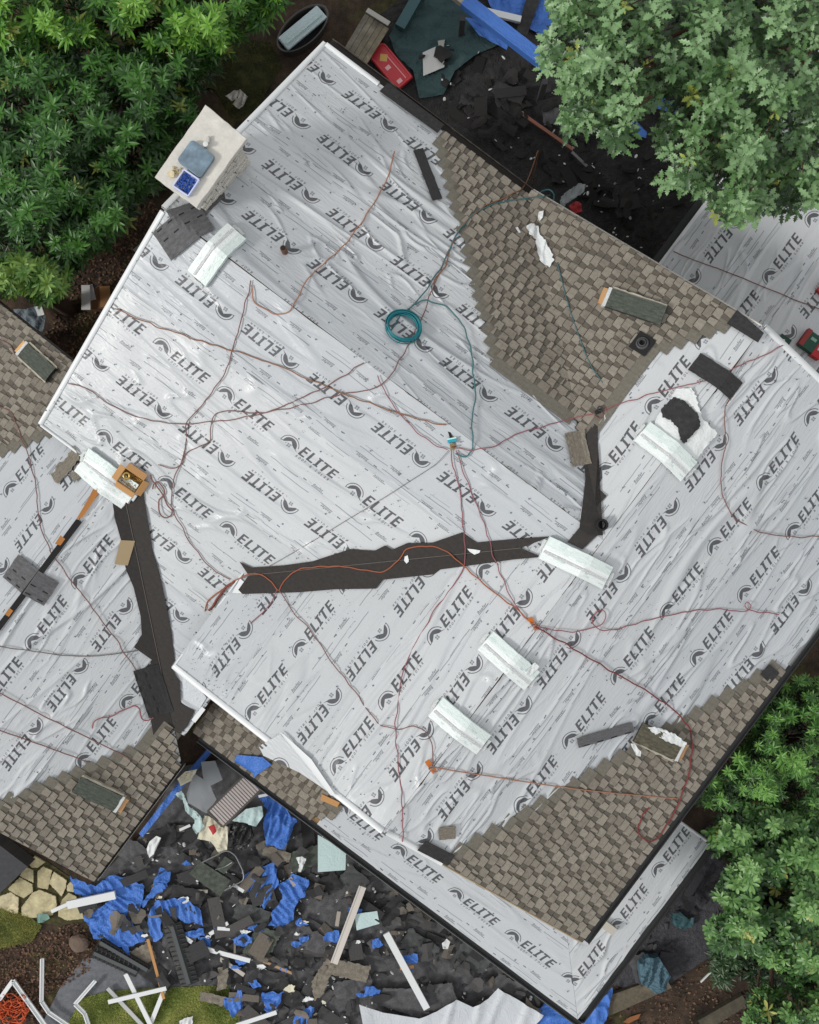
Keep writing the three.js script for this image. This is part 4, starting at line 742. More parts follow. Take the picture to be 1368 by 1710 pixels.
looseShingle([733, 1391], [761, 1388], 0.19, M.sb, 'small brown shingle offcut above the lower gable edge');
looseShingle([128, 752], [92, 800], 0.2, M.sb, 'longer brown shingle scrap below the main eave on the left roof', { jag: 0.025 });
looseShingle([150, 765], [122, 800], 0.17, M.sb, 'shorter brown shingle scrap beside the white bundle on the left roof', { jag: 0.02 });
solid('cardboard_piece', sheetPoly([[203, 902], [227, 903], [215, 944], [193, 942]], { base: 'roof', lift: 0.055, maxEdge: 0.2 }), M.tan, 'tan cardboard piece lying on the left edge of the black valley', 'cardboard');
{
  const t = thing('torn_bundle_wrapper', 'torn white bundle wrapper spread open beneath black felt on the wing ridge', 'wrapper');
  mesh('film', sheetPoly([[1078, 738], [1100, 690], [1118, 668], [1128, 650], [1152, 648], [1162, 662], [1164, 680], [1172, 700], [1196, 724], [1160, 768], [1120, 740], [1100, 730]], { base: 'roof', lift: 0.05, amp: 0.02, scale: 4, maxEdge: 0.06, rag: 0.015 }), M.paper, t);
  solid('felt_scrap', sheetPoly([[1102, 684], [1122, 664], [1140, 670], [1162, 690], [1168, 712], [1156, 724], [1140, 742], [1134, 735], [1130, 716], [1118, 702], [1104, 698]], { base: 'roof', lift: 0.08, amp: 0.012, scale: 5, maxEdge: 0.06, rag: 0.012, thick: 0.012 }), M.shingleDark, 'ragged black felt scrap on the torn white wrapper', 'felt');
}
{
  const t = thing('torn_wrapper', 'crumpled white wrapper strip lying in the shingled valley', 'wrapper');
  mesh('film', sheetPoly([[878, 380], [886, 376], [898, 380], [902, 396], [912, 408], [920, 424], [924, 438], [916, 449], [900, 436], [896, 418], [894, 402], [882, 392]], { base: 'roof', lift: 0.055, amp: 0.03, scale: 5, maxEdge: 0.04, rag: 0.018 }), M.paper, t);
  mesh('shred', sheetPoly([[899, 356], [907, 354], [905, 366], [900, 372], [897, 366]], { base: 'roof', lift: 0.05, amp: 0.02, scale: 14, maxEdge: 0.04 }), M.paper, t);
  mesh('shred', sheetPoly([[860, 382], [864, 381], [869, 390], [866, 391]], { base: 'roof', lift: 0.045, maxEdge: 0.04 }), M.paper, t);
}
solid('paper_scrap', sheetPoly([[676, 929], [681, 927], [683, 937], [679, 941], [675, 936]], { base: 'roof', lift: 0.055, amp: 0.01, maxEdge: 0.03 }), M.paper, 'tiny white paper scrap in the middle of the black valley', 'paper');
solid('paper_scrap', sheetPoly([[780, 916], [790, 917], [802, 919], [800, 923], [792, 926], [784, 921]], { base: 'roof', lift: 0.055, amp: 0.01, maxEdge: 0.03 }), M.paper, 'torn white scrap beside the pink ropes on the black valley', 'paper');
solid('wood_block', sheetPoly([[538, 1324], [568, 1338], [564, 1346], [536, 1334]], { base: 'roof', lift: 0.05, thick: 0.045 }), M.wood, 'short tan wood block at the end of the small shingled porch roof', 'wood block');
// open cardboard box of nails
{
  const q = hit(222, 801), t = thing('cardboard_box', 'open cardboard box of brass nails at the main eave', 'box', V(q.x, q.y + 0.045, q.z)); t.rotation.y = -0.62; t.rotation.x = 0.2;
  const W = 0.33, D = 0.25, Hh = 0.12, th = 0.006;
  mesh('box_side', merge([box(W, th, D, 0, 0, 0), box(W, Hh, th, 0, Hh / 2, D / 2), box(W, Hh, th, 0, Hh / 2, -D / 2), box(th, Hh, D, W / 2, Hh / 2, 0), box(th, Hh, D, -W / 2, Hh / 2, 0)]), M.card, t);
  const flap = (w, d, x, z, ax, ang) => { const g = new THREE.BoxGeometry(w, 0.005, d); if (ax === 'x') { g.translate(0, 0, Math.sign(z) * d / 2); g.rotateX(ang * Math.sign(z)); } else { g.translate(Math.sign(x) * w / 2, 0, 0); g.rotateZ(-ang * Math.sign(x)); } g.translate(x, Hh, z); mesh('flap', g, M.card, t); };
  flap(W, 0.1, 0, D / 2 + 0.003, 'x', 0.5); flap(W, 0.1, 0, -D / 2 - 0.003, 'x', 0.35); flap(0.1, D, W / 2 + 0.003, 0, 'z', 0.55); flap(0.1, D, -W / 2 - 0.003, 0, 'z', 0.3);
  const nl = []; for (let i = 0; i < 260; i++) { const g = cyl(0.003, 0.003, 0.04, 5); g.rotateX(1.57 + rr(-0.6, 0.6)); g.rotateY(rnd() * 6.28); g.translate(rr(-0.14, 0.14), rr(0.02, 0.075), rr(-0.1, 0.1)); nl.push(g); }
  const nm = mesh('nails', merge(nl), mat('#a8884a', 0.35, { metalness: 0.8 }), t); nm.userData.kind = 'stuff';
  const co = mesh('nail_coil', new THREE.TorusGeometry(0.045, 0.018, 8, 20).rotateX(1.5).translate(-0.09, 0.1, -0.03), mat('#b59a58', 0.3, { metalness: 0.8 }), t);
}
// chimney top things
const CT = 6.3;
{
  const sh = new THREE.Shape(); const C = [[322.5, 236], [360, 264], [336, 299], [298, 270]].map(p => at(p[0], p[1], CT)); const R = 0.05;
  for (let i = 0; i < 4; i++) { const p = C[i], a = C[(i + 3) % 4], b = C[(i + 1) % 4], u = a.clone().sub(p).normalize().multiplyScalar(R), v = b.clone().sub(p).normalize().multiplyScalar(R); const s = p.clone().add(u), e = p.clone().add(v); i ? sh.lineTo(s.x, s.z) : sh.moveTo(s.x, s.z); sh.quadraticCurveTo(p.x, p.z, e.x, e.z); }
  const g = new THREE.ExtrudeGeometry(sh, { depth: 0.05, bevelSize: 0.008, bevelThickness: 0.008, bevelSegments: 2 }); g.rotateX(Math.PI / 2); g.translate(0, CT + 0.065, 0);
  solid('flue_cover', g, M.slate, 'blue grey slate slab covering the flue on the chimney top', 'slab');
}
{
  const q = at(312.5, 307.5, CT), t = thing('plastic_tray', 'white plastic tray full of blue nail caps on the chimney top', 'tray', V(q.x, CT + 0.002, q.z)); t.rotation.y = HOUSE_TURN + 0.05;
  const W = 0.25, D = 0.27, m = mat('#c9d0ee', 0.35);
  mesh('tray_base', box(W - 0.02, 0.008, D - 0.02, 0, 0.006, 0), m, t);
  mesh('rim', merge([box(0.022, 0.07, D, W / 2, 0.037, 0, 0, 0.008), box(0.022, 0.07, D, -W / 2, 0.037, 0, 0, 0.008), box(W, 0.07, 0.022, 0, 0.037, D / 2, 0, 0.008), box(W, 0.07, 0.022, 0, 0.037, -D / 2, 0, 0.008)]), m, t);
  const l = []; for (let i = 0; i < 190; i++) l.push(cyl(0.013, 0.013, 0.003, 9).rotateX(rr(-0.7, 0.7)).rotateZ(rr(-0.7, 0.7)).translate(rr(-0.1, 0.1), rr(0.02, 0.055), rr(-0.11, 0.11)));
  mesh('nail_caps', merge(l), mat('#1d4a9c', 0.4), t).userData.kind = 'stuff';
}
{ const q = at(343.5, 241, CT + 0.08); const t = thing('white_cup', 'small white cup beside the slate slab on the chimney top', 'cup', V(q.x, CT, q.z)); mesh('cup_side', new THREE.LatheGeometry([[0.001, 0.003], [0.028, 0.003], [0.032, 0.09], [0.035, 0.095], [0.001, 0.096]].map(p => new THREE.Vector2(...p)), 20), M.white, t); const q2 = at(348, 232, CT + 0.06); solid('grey_caulk_tube', new THREE.CapsuleGeometry(0.022, 0.06, 4, 12).rotateX(1.57).translate(q2.x, CT + 0.03, q2.z), mat('#b9b9b4', 0.5), 'small grey tube lying behind the white cup', 'tube'); }
solid('foam_chunk', sheetPoly([[280, 290], [285, 284], [291, 287], [291, 296], [285, 296]], { y: CT, lift: 0.05, thick: 0.04, amp: 0.012, scale: 20, maxEdge: 0.03 }), mat('#d9cba4', 0.9), 'cream foam chunk at the corner of the chimney top', 'foam');
{ const l = []; for (let i = 0; i < 26; i++) { const q = at(296 + rr(-7, 8), 285 + rr(-6, 7), CT); const r = rr(0.008, 0.02); l.push(new THREE.IcosahedronGeometry(r, 0).translate(q.x, CT + r * 0.7, q.z)); } tag(mesh('foam_crumbs', merge(l), mat('#b9aa84', 0.95)), 'tan foam crumbs scattered by the blue cap tray', 'foam crumbs', null, 'stuff'); }

// roof anchors
function anchor(px, py, ang, label, col, o = {}) {
  const q = hit(px, py), t = thing('roof_anchor', label, 'roof anchor', V(q.x, q.y + 0.02, q.z)); t.rotation.y = ang;
  const m = mat(col, 0.45, { metalness: 0.2 });
  mesh('plate', merge([box(0.07, 0.006, 0.14, 0, 0.012, 0.03), box(0.07, 0.006, 0.1, 0, 0.01, -0.06)]), m, t);
  mesh('ring', new THREE.TorusGeometry(0.035, 0.009, 8, 20).rotateX(0.4).translate(0, 0.06, 0), M.metal, t);
  mesh('bolt', merge([cyl(0.008, 0.008, 0.02, 8, 0.018, 0.02, 0.06), cyl(0.008, 0.008, 0.02, 8, -0.018, 0.02, 0.06), cyl(0.008, 0.008, 0.02, 8, 0, 0.02, 0.085)]), M.metal, t);
  return t;
}
{ const t = anchor(755, 740, 0.1, 'brass and cyan roof anchor on the main ridge with many ropes tied to it', '#a08a5e');
  mesh('clip', box(0.13, 0.05, 0.05, 0, 0.05, -0.03, 0.1, 0.008), mat('#1f9fb2', 0.4), t); mesh('clip', box(0.13, 0.02, 0.02, 0, 0.08, -0.06, 0.1, 0.004), mat('#bfeef0', 0.4), t);
  mesh('strap', bar(V(0, 0.03, -0.06), V(-0.05, 0.0, -0.26), 0.035, 0.008), M.black, t); mesh('shackle', new THREE.TorusGeometry(0.03, 0.008, 8, 16).translate(0.02, 0.05, 0.06), mat('#6b2f22', 0.5), t); }
anchor(891, 1042, 0.6, 'orange roof anchor on the wing ridge above the torn bundle', '#c06a24');
anchor(720, 1280, 0.6, 'orange roof anchor near the lower end of the wing ridge', '#c06a24');

// ropes and hoses lying over the roof
function rope(pts, r, m, label, o = {}) {
  const c2 = new THREE.CatmullRomCurve3(pts.map(p => V(p[0], p[1], 0)), false, 'centripetal'), len = c2.getLength(), n = Math.max(8, Math.round(len / 9)), P = [];
  for (let i = 0; i <= n; i++) { const p = c2.getPointAt(i / n), w = o.wob ?? 1.6; const q = hit(p.x + nz(p.x * 0.05, p.y * 0.05, pts.length) * w * 2, p.y + nz(p.y * 0.05, p.x * 0.05, pts[0][0]) * w * 2); if (P.length && q.y < P[P.length - 1].y - 1) break; q.y += r + 0.032 + (o.lift || 0); P.push(q); }
  for (let k = 0; k < 2; k++) for (let i = 1; i < P.length - 1; i++) P[i].y = Math.max(P[i].y, (P[i - 1].y + P[i + 1].y) / 2);
  return solid(o.name || 'rope', tube(P, r, P.length * 2), m, label, o.cat || 'rope', o.group);
}
const R1 = 0.0078;
rope([[193, 516], [260, 545], [340, 572], [410, 592], [485, 620], [560, 652], [640, 682], [700, 700], [746, 712]], 0.009, M.cordBrown, 'brown extension cord running from the left rake to the main ridge', { name: 'extension_cord', cat: 'cord' });
rope([[421, 470], [405, 530], [392, 575], [372, 630], [342, 672], [314, 706], [310, 750], [298, 785], [289, 810], [290, 850], [310, 890], [330, 920], [350, 945], [385, 968]], R1, M.rope, 'dull red rope falling from the chimney side of the ridge to the valley');
rope([[116, 641], [140, 646], [185, 675], [235, 698], [312, 708], [360, 704], [410, 697], [465, 682], [540, 648], [607, 607]], R1, M.rope, 'dull red rope sweeping from the left rake up to the main ridge');
rope([[266, 777], [290, 782], [304, 776], [312, 758], [335, 746], [350, 738], [355, 705], [362, 692], [378, 687], [420, 690], [470, 685], [560, 662], [632, 645], [652, 628], [680, 580], [702, 535], [728, 470], [750, 415]], R1, M.rope, 'looping rope from the cardboard box over the main ridge to the upper shingles');
rope([[660, 254], [650, 290], [625, 340], [605, 372], [570, 415], [530, 452], [505, 480], [494, 505], [480, 522], [462, 526], [440, 518], [424, 500], [420, 478]], 0.009, M.copper, 'copper coloured rope curving down the upper slope past the vent pipe');
rope([[886, 313], [850, 328], [800, 352], [772, 378], [758, 400], [745, 440], [722, 475]], 0.009, M.cordBrown, 'orange brown cord crossing the upper shingles to the gutter', { name: 'extension_cord', cat: 'cord' });
rope([[918, 330], [895, 332], [860, 335], [820, 345], [785, 365], [762, 395], [740, 440], [716, 478], [695, 505], [668, 530], [655, 552]], 0.01, M.tealLine, 'dark teal hose leading from the gutter to the coil', { name: 'air_hose', cat: 'hose' });
rope([[688, 512], [706, 503], [725, 505], [752, 520], [775, 548], [786, 582], [790, 620], [793, 660], [790, 690], [786, 705], [790, 730], [788, 752], [776, 764], [762, 758]], 0.011, M.tealLine, 'teal hose arching from the coil down to the ridge anchor', { name: 'air_hose', cat: 'hose' });
rope([[630, 628], [645, 658], [668, 692], [700, 725], [728, 745], [748, 752]], R1, M.ropePink, 'short pinkish rope running along the ridge into the anchor');
rope([[764, 748], [785, 752], [820, 746], [870, 722], [930, 706], [990, 690], [1050, 670], [1110, 652], [1180, 634], [1240, 608], [1315, 575]], R1, M.ropePink, 'long pink rope from the ridge anchor across to the upper gable corner');
rope([[754, 752], [757, 775], [766, 810], [772, 860], [777, 915], [776, 945], [752, 985], [728, 1015], [706, 1055], [686, 1090], [672, 1130], [664, 1180], [661, 1215], [664, 1260], [668, 1300], [672, 1350], [673, 1404]], R1, M.ropePink, 'pink rope hanging from the ridge anchor down to the lower gable edge');
rope([[761, 752], [772, 780], [790, 830], [812, 885], [828, 940], [845, 980], [866, 1020], [888, 1042]], R1, M.ropePink, 'pink rope stretched straight between the main and wing anchors');
rope([[750, 752], [728, 775], [690, 800], [640, 832], [580, 868], [520, 905], [450, 945], [405, 966]], 0.0045, M.ropeGrey, 'thin grey line stretched from the ridge anchor to the valley end', { wob: 0.2 });
rope([[342, 1020], [352, 1000], [375, 985], [395, 968], [420, 959], [442, 962], [458, 975], [465, 986], [476, 970], [495, 954], [530, 946], [570, 946], [610, 952], [645, 952], [662, 938], [680, 917], [705, 912], [740, 918], [765, 935], [778, 948], [820, 985], [865, 1018], [889, 1042]], 0.010, M.ropeOrange, 'bright orange rope snaking along the black valley', { lift: 0.006 });
rope([[466, 985], [490, 1020], [520, 1055], [555, 1105], [590, 1150], [618, 1190], [640, 1212], [665, 1216], [690, 1212], [712, 1222], [721, 1240], [722, 1276]], R1, M.rope, 'dull red rope descending the wing slope from the valley to the lowest anchor');
rope([[420, 1042], [438, 1024], [452, 1008], [464, 986]], R1, M.ropePink, 'short curled rope end below the black valley');
rope([[893, 1044], [930, 1052], [965, 1054], [985, 1050], [1003, 1040], [1012, 1025], [1004, 1018], [992, 1026], [990, 1042], [1005, 1052], [1030, 1050], [1080, 1036], [1150, 1021], [1215, 1018], [1245, 1019], [1252, 1010], [1246, 1004], [1243, 1014], [1258, 1020], [1300, 1026]], R1, M.ropePink, 'looped pink rope crossing the right slope below the pack');
rope([[894, 1046], [925, 1064], [960, 1085], [1020, 1120], [1060, 1142], [1100, 1168], [1130, 1190], [1148, 1212], [1153, 1245], [1148, 1290], [1135, 1330], [1112, 1375], [1092, 1400], [1078, 1402], [1066, 1390], [1070, 1360], [1082, 1345]], 0.011, mat('#7a3535', 0.9), 'dark red rope running down the right slope and looping on the shingles');
rope([[722, 1280], [770, 1288], [850, 1300], [930, 1312], [1020, 1322], [1130, 1332]], 0.009, M.copper, 'thin tan rope crossing the lower right shingles from the lowest anchor', { wob: 0.4 });
rope([[1228, 655], [1212, 678], [1210, 720], [1209, 745], [1203, 790], [1206, 830], [1225, 862], [1260, 886], [1310, 895], [1400, 895]], R1, M.rope, 'dull red rope leaving the bent black shingle toward the right edge');
rope([[1100, 410], [1150, 432], [1200, 450], [1280, 482], [1330, 503], [1400, 528]], R1, M.rope, 'red rope stretched across the low garage roof', { wob: 0.4 });
rope([[-20, 672], [20, 690], [40, 735], [60, 800], [68, 870], [90, 925], [125, 975], [175, 1040], [220, 1105], [238, 1135]], R1, M.rope, 'dull red rope crossing the open ridge slot of the left roof');
rope([[-30, 1075], [50, 1086], [110, 1094], [160, 1095], [232, 1086]], 0.008, M.ropeGrey, 'thin rope lying level across the left roof to the valley', { wob: 0.5 });
rope([[-30, 1140], [50, 1182], [130, 1222], [220, 1266]], 0.009, M.rope, 'upper of two slanting ropes on the left roof above the shingles', { wob: 0.5 });
rope([[-30, 1210], [40, 1232], [100, 1254], [150, 1272]], 0.009, M.rope, 'lower of two slanting ropes on the left roof above the shingles', { wob: 0.5 });
rope([[157, 1215], [158, 1206], [185, 1195], [215, 1182], [230, 1180], [238, 1195], [246, 1203], [256, 1196]], 0.011, M.ropePink, 'short curled red rope beside the dark slotted shingle');
rope([[252, 792], [262, 812], [270, 822], [282, 845], [290, 858], [282, 864], [270, 858], [266, 838], [275, 822], [262, 805], [256, 818]], 0.011, M.rope, 'tangled rope loop to the right of the cardboard box');
rope([[-20, 560], [18, 578], [28, 592]], R1, M.rope, 'short rope ending at the opened bundle at the left edge');
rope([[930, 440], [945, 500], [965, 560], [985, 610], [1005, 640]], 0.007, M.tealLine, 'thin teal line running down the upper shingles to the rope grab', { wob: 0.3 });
rope([[350, 1018], [368, 996], [380, 978], [392, 972]], 0.02, mat('#7d4136', 0.9), 'thick red brown rope knot at the corner above the white eave', { wob: 2 });
{ // teal coil
  const q = hit(672, 548), up = SL.mainUpper.n.clone(), w = fromAB(up.x, up.z); const N = V(w.x, up.y, w.z).normalize(); const l = [];
  for (let i = 0; i < 16; i++) { const R = rr(0.205, 0.265), g = new THREE.TorusGeometry(R, 0.009, 6, 48); g.rotateX(Math.PI / 2); g.rotateZ(rr(-0.04, 0.04)); g.rotateX(rr(-0.04, 0.04)); g.scale(1, 1, rr(0.9, 1)); g.translate(rr(-0.02, 0.02), 0.02 + i * 0.005, rr(-0.02, 0.02)); l.push(g); }
  const g = merge(l); g.applyQuaternion(new THREE.Quaternion().setFromUnitVectors(V(0, 1, 0), N)); g.translate(q.x, q.y + 0.02, q.z);
  solid('hose_coil', g, M.teal, 'coiled teal air hose on the upper main slope', 'hose');
}
{ // black hardware and rope at the foot of the shingled valley
  const q = hit(997, 688), t = thing('rope_grab', 'black rope grab and tangled line at the foot of the shingled valley', 'rope grab', V(q.x, q.y + 0.03, q.z));
  mesh('body', box(0.09, 0.05, 0.06, 0, 0.03, 0, 0.5, 0.012), M.black, t); mesh('body_ring', new THREE.TorusGeometry(0.035, 0.01, 8, 16).rotateX(1.3).translate(0.03, 0.04, -0.04), M.darkGrey, t);
  mesh('line', tube([V(-0.06, 0.02, 0.06), V(0.02, 0.03, 0.1), V(0.08, 0.02, 0.05), V(0.05, 0.03, 0.0), V(0.1, 0.02, -0.05), V(0.14, 0.01, 0.02)], 0.009), M.rope, t);
}

// ================= yards: debris and belongings =================
const quadBoard = (name, pts, o, m, label, cat, group) => solid(name, sheetPoly(pts, { lift: 0.08, thick: 0.05, maxEdge: 1, ...o }), m, label, cat, group);
function stick(name, pts, w, m, label, cat, o = {}) { // board or trim through survey points on the ground
  const P = pts.map((p, i) => at(p[0], p[1], (o.y || 0.14) + (o.ys ? o.ys[i] : 0))), l = [];
  for (let i = 0; i + 1 < P.length; i++) l.push(bar(P[i], P[i + 1], w, o.h || w * 0.45));
  if (o.lip) for (let i = 0; i + 1 < P.length; i++) { const d = P[i + 1].clone().sub(P[i]).normalize(), c = V(-d.z, 0, d.x).multiplyScalar(w / 2 - 0.012); l.push(bar(P[i].clone().add(c).setY(P[i].y + 0.03), P[i + 1].clone().add(c).setY(P[i + 1].y + 0.03), 0.02, 0.03)); }
  return solid(name, merge(l), m, label, cat, o.group);
}
// scattered shingle tear-off: small broken slabs
{
  const regs = [{ p: [[185, 1470], [250, 1385], [330, 1350], [430, 1400], [540, 1385], [640, 1450], [760, 1540], [920, 1640], [930, 1720], [560, 1730], [400, 1700], [390, 1640], [250, 1635], [190, 1600], [140, 1500]], n: 620, c: ['#424243', '#4a4a4b', '#565453', '#38383a', '#3f3f40', '#4d4c4c', '#6d675f', '#353536', '#7a7268'] }, { p: [[690, 90], [760, 60], [900, 120], [1060, 220], [1150, 330], [1120, 440], [1000, 380], [880, 280], [760, 200]], n: 190, c: ['#232323', '#2a2929', '#1c1c1c', '#272625', '#302e2d'] }, { p: [[1030, 1560], [1150, 1420], [1200, 1480], [1150, 1600], [1060, 1640]], n: 50, c: ['#3f3f42', '#4a4a4e', '#2e2e30'] }];
  const shapes = [0, 1, 2, 3, 4].map(() => { const n = 7 + Math.floor(rnd() * 4), pos = [0, 0.008, 0], idx = [], a = rr(0.35, 0.9); for (const y of [0.008, 0]) for (let i = 0; i < n; i++) { const q = i / n * 6.283, r = (0.62 + 0.55 * hash(i, n * 7 + a * 50)) / Math.max(Math.abs(Math.cos(q)), Math.abs(Math.sin(q))) * 0.85; pos.push(Math.cos(q) * r * 0.12, y + 0.02 * Math.cos(q * 2) * a, Math.sin(i / n * 6.283) * r * 0.12 * a); } for (let i = 0; i < n; i++) { const j = (i + 1) % n; idx.push(0, 1 + j, 1 + i, 1 + i, 1 + j, 1 + n + i, 1 + j, 1 + n + j, 1 + n + i); } return geo(pos, idx).toNonIndexed(); });
  shapes.forEach(g => g.computeVertexNormals());
  const strips = [0, 1].map(k => box(0.42 - k * 0.15, 0.008, 0.13 + k * 0.06));
  const G = [...shapes, ...strips], lists = G.map(() => []);
  regs.forEach((R, ri) => { const P = R.p.map(p => { const q = at(p[0], p[1], 0.05); return [q.x, q.z]; }), xs = P.map(p => p[0]), zs = P.map(p => p[1]); let i = 0; while (i < R.n) { const x = rr(Math.min(...xs), Math.max(...xs)), z = rr(Math.min(...zs), Math.max(...zs)); if (!inside(P, x, z)) continue; if (nz(x * 0.9, z * 0.9, 4 + ri) < -0.25 && rnd() < 0.7) { i++; continue; } const k = Math.floor(rnd() * G.length), m4 = new THREE.Matrix4().compose(V(x, rnd() < 0.3 ? rr(0.2, 0.27) : rr(0.04, 0.12), z), new THREE.Quaternion().setFromEuler(new THREE.Euler(rr(-0.16, 0.16), rnd() * 6.283, rr(-0.16, 0.16))), V(1, 1.2, 1).multiplyScalar(0.4 + 1.5 * rnd() ** 2)); lists[k].push([m4, pick(R.c)]); i++; } });
  const root = thing('torn_shingle_debris', 'heaps of torn off dark and brown shingle pieces strewn over the yards', 'debris'); root.userData.kind = 'stuff';
  const m = mat('#ffffff', 0.95, { map: grainTex([240, 240, 240], 0.4, 0.2), bumpMap: grainBump, bumpScale: 0.002 });
  lists.forEach((L, k) => { const im = new THREE.InstancedMesh(G[k], m, L.length), c = new THREE.Color(); L.forEach(([q, col], i) => { im.setMatrixAt(i, q); im.setColorAt(i, c.set(col)); }); im.castShadow = im.receiveShadow = true; im.name = 'shingle_scraps'; im.userData.kind = 'stuff'; root.add(im); });
  // pale chips
  const g = new THREE.IcosahedronGeometry(0.03, 0), n = 330, im = new THREE.InstancedMesh(g, M.paper, n); for (let i = 0; i < n; i++) { const R = rnd() < 0.8 ? regs[0] : regs[1], P = R.p; let x, y; do { x = rr(140, 1120); y = rr(70, 1720); } while (!inside(P, x, y)); const q = at(x, y, 0.14); im.setMatrixAt(i, new THREE.Matrix4().compose(q, new THREE.Quaternion().setFromEuler(new THREE.Euler(rnd() * 3, rnd() * 3, rnd())), V(rr(0.3, 1.9), 0.3, rr(0.25, 1.2)))); } im.name = 'pale_chips'; im.userData.kind = 'stuff'; root.add(im);
}
// bigger shingle pieces one can pick out
const big = [
  [[[480, 1425], [530, 1410], [535, 1440], [490, 1460]], M.greenish, 'greenish black shingle sheet beside the pale teal board'],
  [[[440, 1410], [486, 1425], [484, 1440], [438, 1428]], M.sb, 'brown shingle strip left of the greenish sheet'],
  [[[405, 1590], [430, 1545], [470, 1558], [455, 1590], [430, 1600]], M.greenish, 'dark green shingle slab above the crossed white trims'],
  [[[365, 1615], [383, 1610], [378, 1650], [362, 1655]], M.sb, 'upright brown shingle strip near the lawn corner'],
  [[[335, 1655], [378, 1664], [372, 1680], [334, 1670]], M.sb, 'brown shingle offcut at the lawn edge'],
  [[[560, 1600], [620, 1615], [612, 1640], [552, 1628]], M.sb, 'tan brown shingle piece under the long white trim'],
  [[[640, 1440], [600, 1420], [590, 1440], [630, 1462]], M.shingleDark, 'black shingle lying under the long front eave'],
  [[[290, 1475], [345, 1490], [330, 1525], [280, 1510]], M.shingleDark, 'black shingle sheet left of the oval frame'],
  [[[520, 1640], [545, 1600], [560, 1610], [540, 1660], [525, 1672]], M.sb, 'brown shingle strip pointing down near the lowest blue scraps'],
  [[[210, 1595], [250, 1570], [262, 1600], [222, 1620]], M.sb, 'grey brown shingle beside the tan stick'],
  [[[755, 1640], [690, 1650], [640, 1650], [610, 1670], [700, 1700], [770, 1690]], M.asphalt, 'large flat grey felt sheet above the pale crumpled sheet'],
  [[[830, 135], [880, 155], [870, 175], [820, 155]], M.shingleDark, 'black shingle in the middle of the dark back yard'],
  [[[770, 160], [815, 170], [812, 182], [766, 172]], M.shingleDark, 'black shingle strip nearest the brown eave in the back yard'],
  [[[905, 185], [935, 180], [930, 205], [908, 210]], M.asphalt, 'dark grey square shingle beneath the oak in the back yard'],
  [[[1020, 310], [1060, 300], [1060, 355], [1030, 365]], M.yardBlack, 'black felt sheet in the back yard beside the red bag'],
  [[[1040, 1600], [1075, 1590], [1090, 1610], [1060, 1622]], M.asphalt, 'grey felt piece above the teal sack'],
];
big.forEach(([p, m, label], i) => solid('shingle_piece', sheetPoly(p, { lift: 0.16 + (i % 3) * 0.02, thick: 0.012, amp: 0.02, scale: 3, maxEdge: 0.25, rag: 0.015, seed: i }), m, label, 'shingle'));
// larger flat black felt and shingle sheets, each lying its own way
const flatSheets = [[225, 1425, 60, 34, 0.5, 'beside the left gutter above the ragged blue tarp'], [270, 1400, 52, 30, -0.3, 'just left of the long white wrapper'], [232, 1548, 46, 30, 0.9, 'between the arched and ragged blue tarps'], [300, 1570, 60, 28, 0.2, 'below the arched blue tarp'], [345, 1530, 56, 36, -0.5, 'right of the arched blue tarp'], [420, 1530, 64, 34, 0.4, 'below the blue scrap by the oval frame'], [455, 1420, 50, 30, 0.1, 'under the hanging blue tarp'], [545, 1480, 52, 30, -0.6, 'below the pale teal board'], [590, 1470, 46, 34, 0.7, 'right of the pale teal board'], [520, 1570, 62, 32, 0.5, 'left of the long pale trim channel'], [660, 1520, 56, 30, -0.7, 'right of the small pale teal sheet'], [700, 1580, 60, 34, 0.6, 'beside the long white trim'], [590, 1650, 66, 32, -0.2, 'above the large crumpled sheet'], [480, 1660, 54, 28, 0.8, 'between the lowest blue scraps'], [790, 1600, 60, 36, 0.6, 'under the middle of the long front eave'], [850, 1650, 56, 30, 0.5, 'near the right end of the long front eave']];
flatSheets.forEach(([x, y, w, h, a, where], i) => { const c = Math.cos(a), s = Math.sin(a), P = [[-w / 2, -h / 2], [w * 0.1, -h * 0.55], [w / 2, -h / 2], [w * 0.46, h * 0.3], [w * 0.2, h / 2], [-w * 0.45, h * 0.45]].map(([u, v]) => [x + u * c - v * s, y + u * s + v * c]); solid('felt_sheet', sheetPoly(P, { lift: 0.13 + (i % 4) * 0.012, thick: 0.01, amp: 0.025, scale: 2, maxEdge: 0.12, rag: 0.03, seed: i + 30 }), [M.asphalt, M.shingleDark, M.shingleBack][i % 3], 'flat dark shingle sheet ' + where, 'shingle sheet'); });
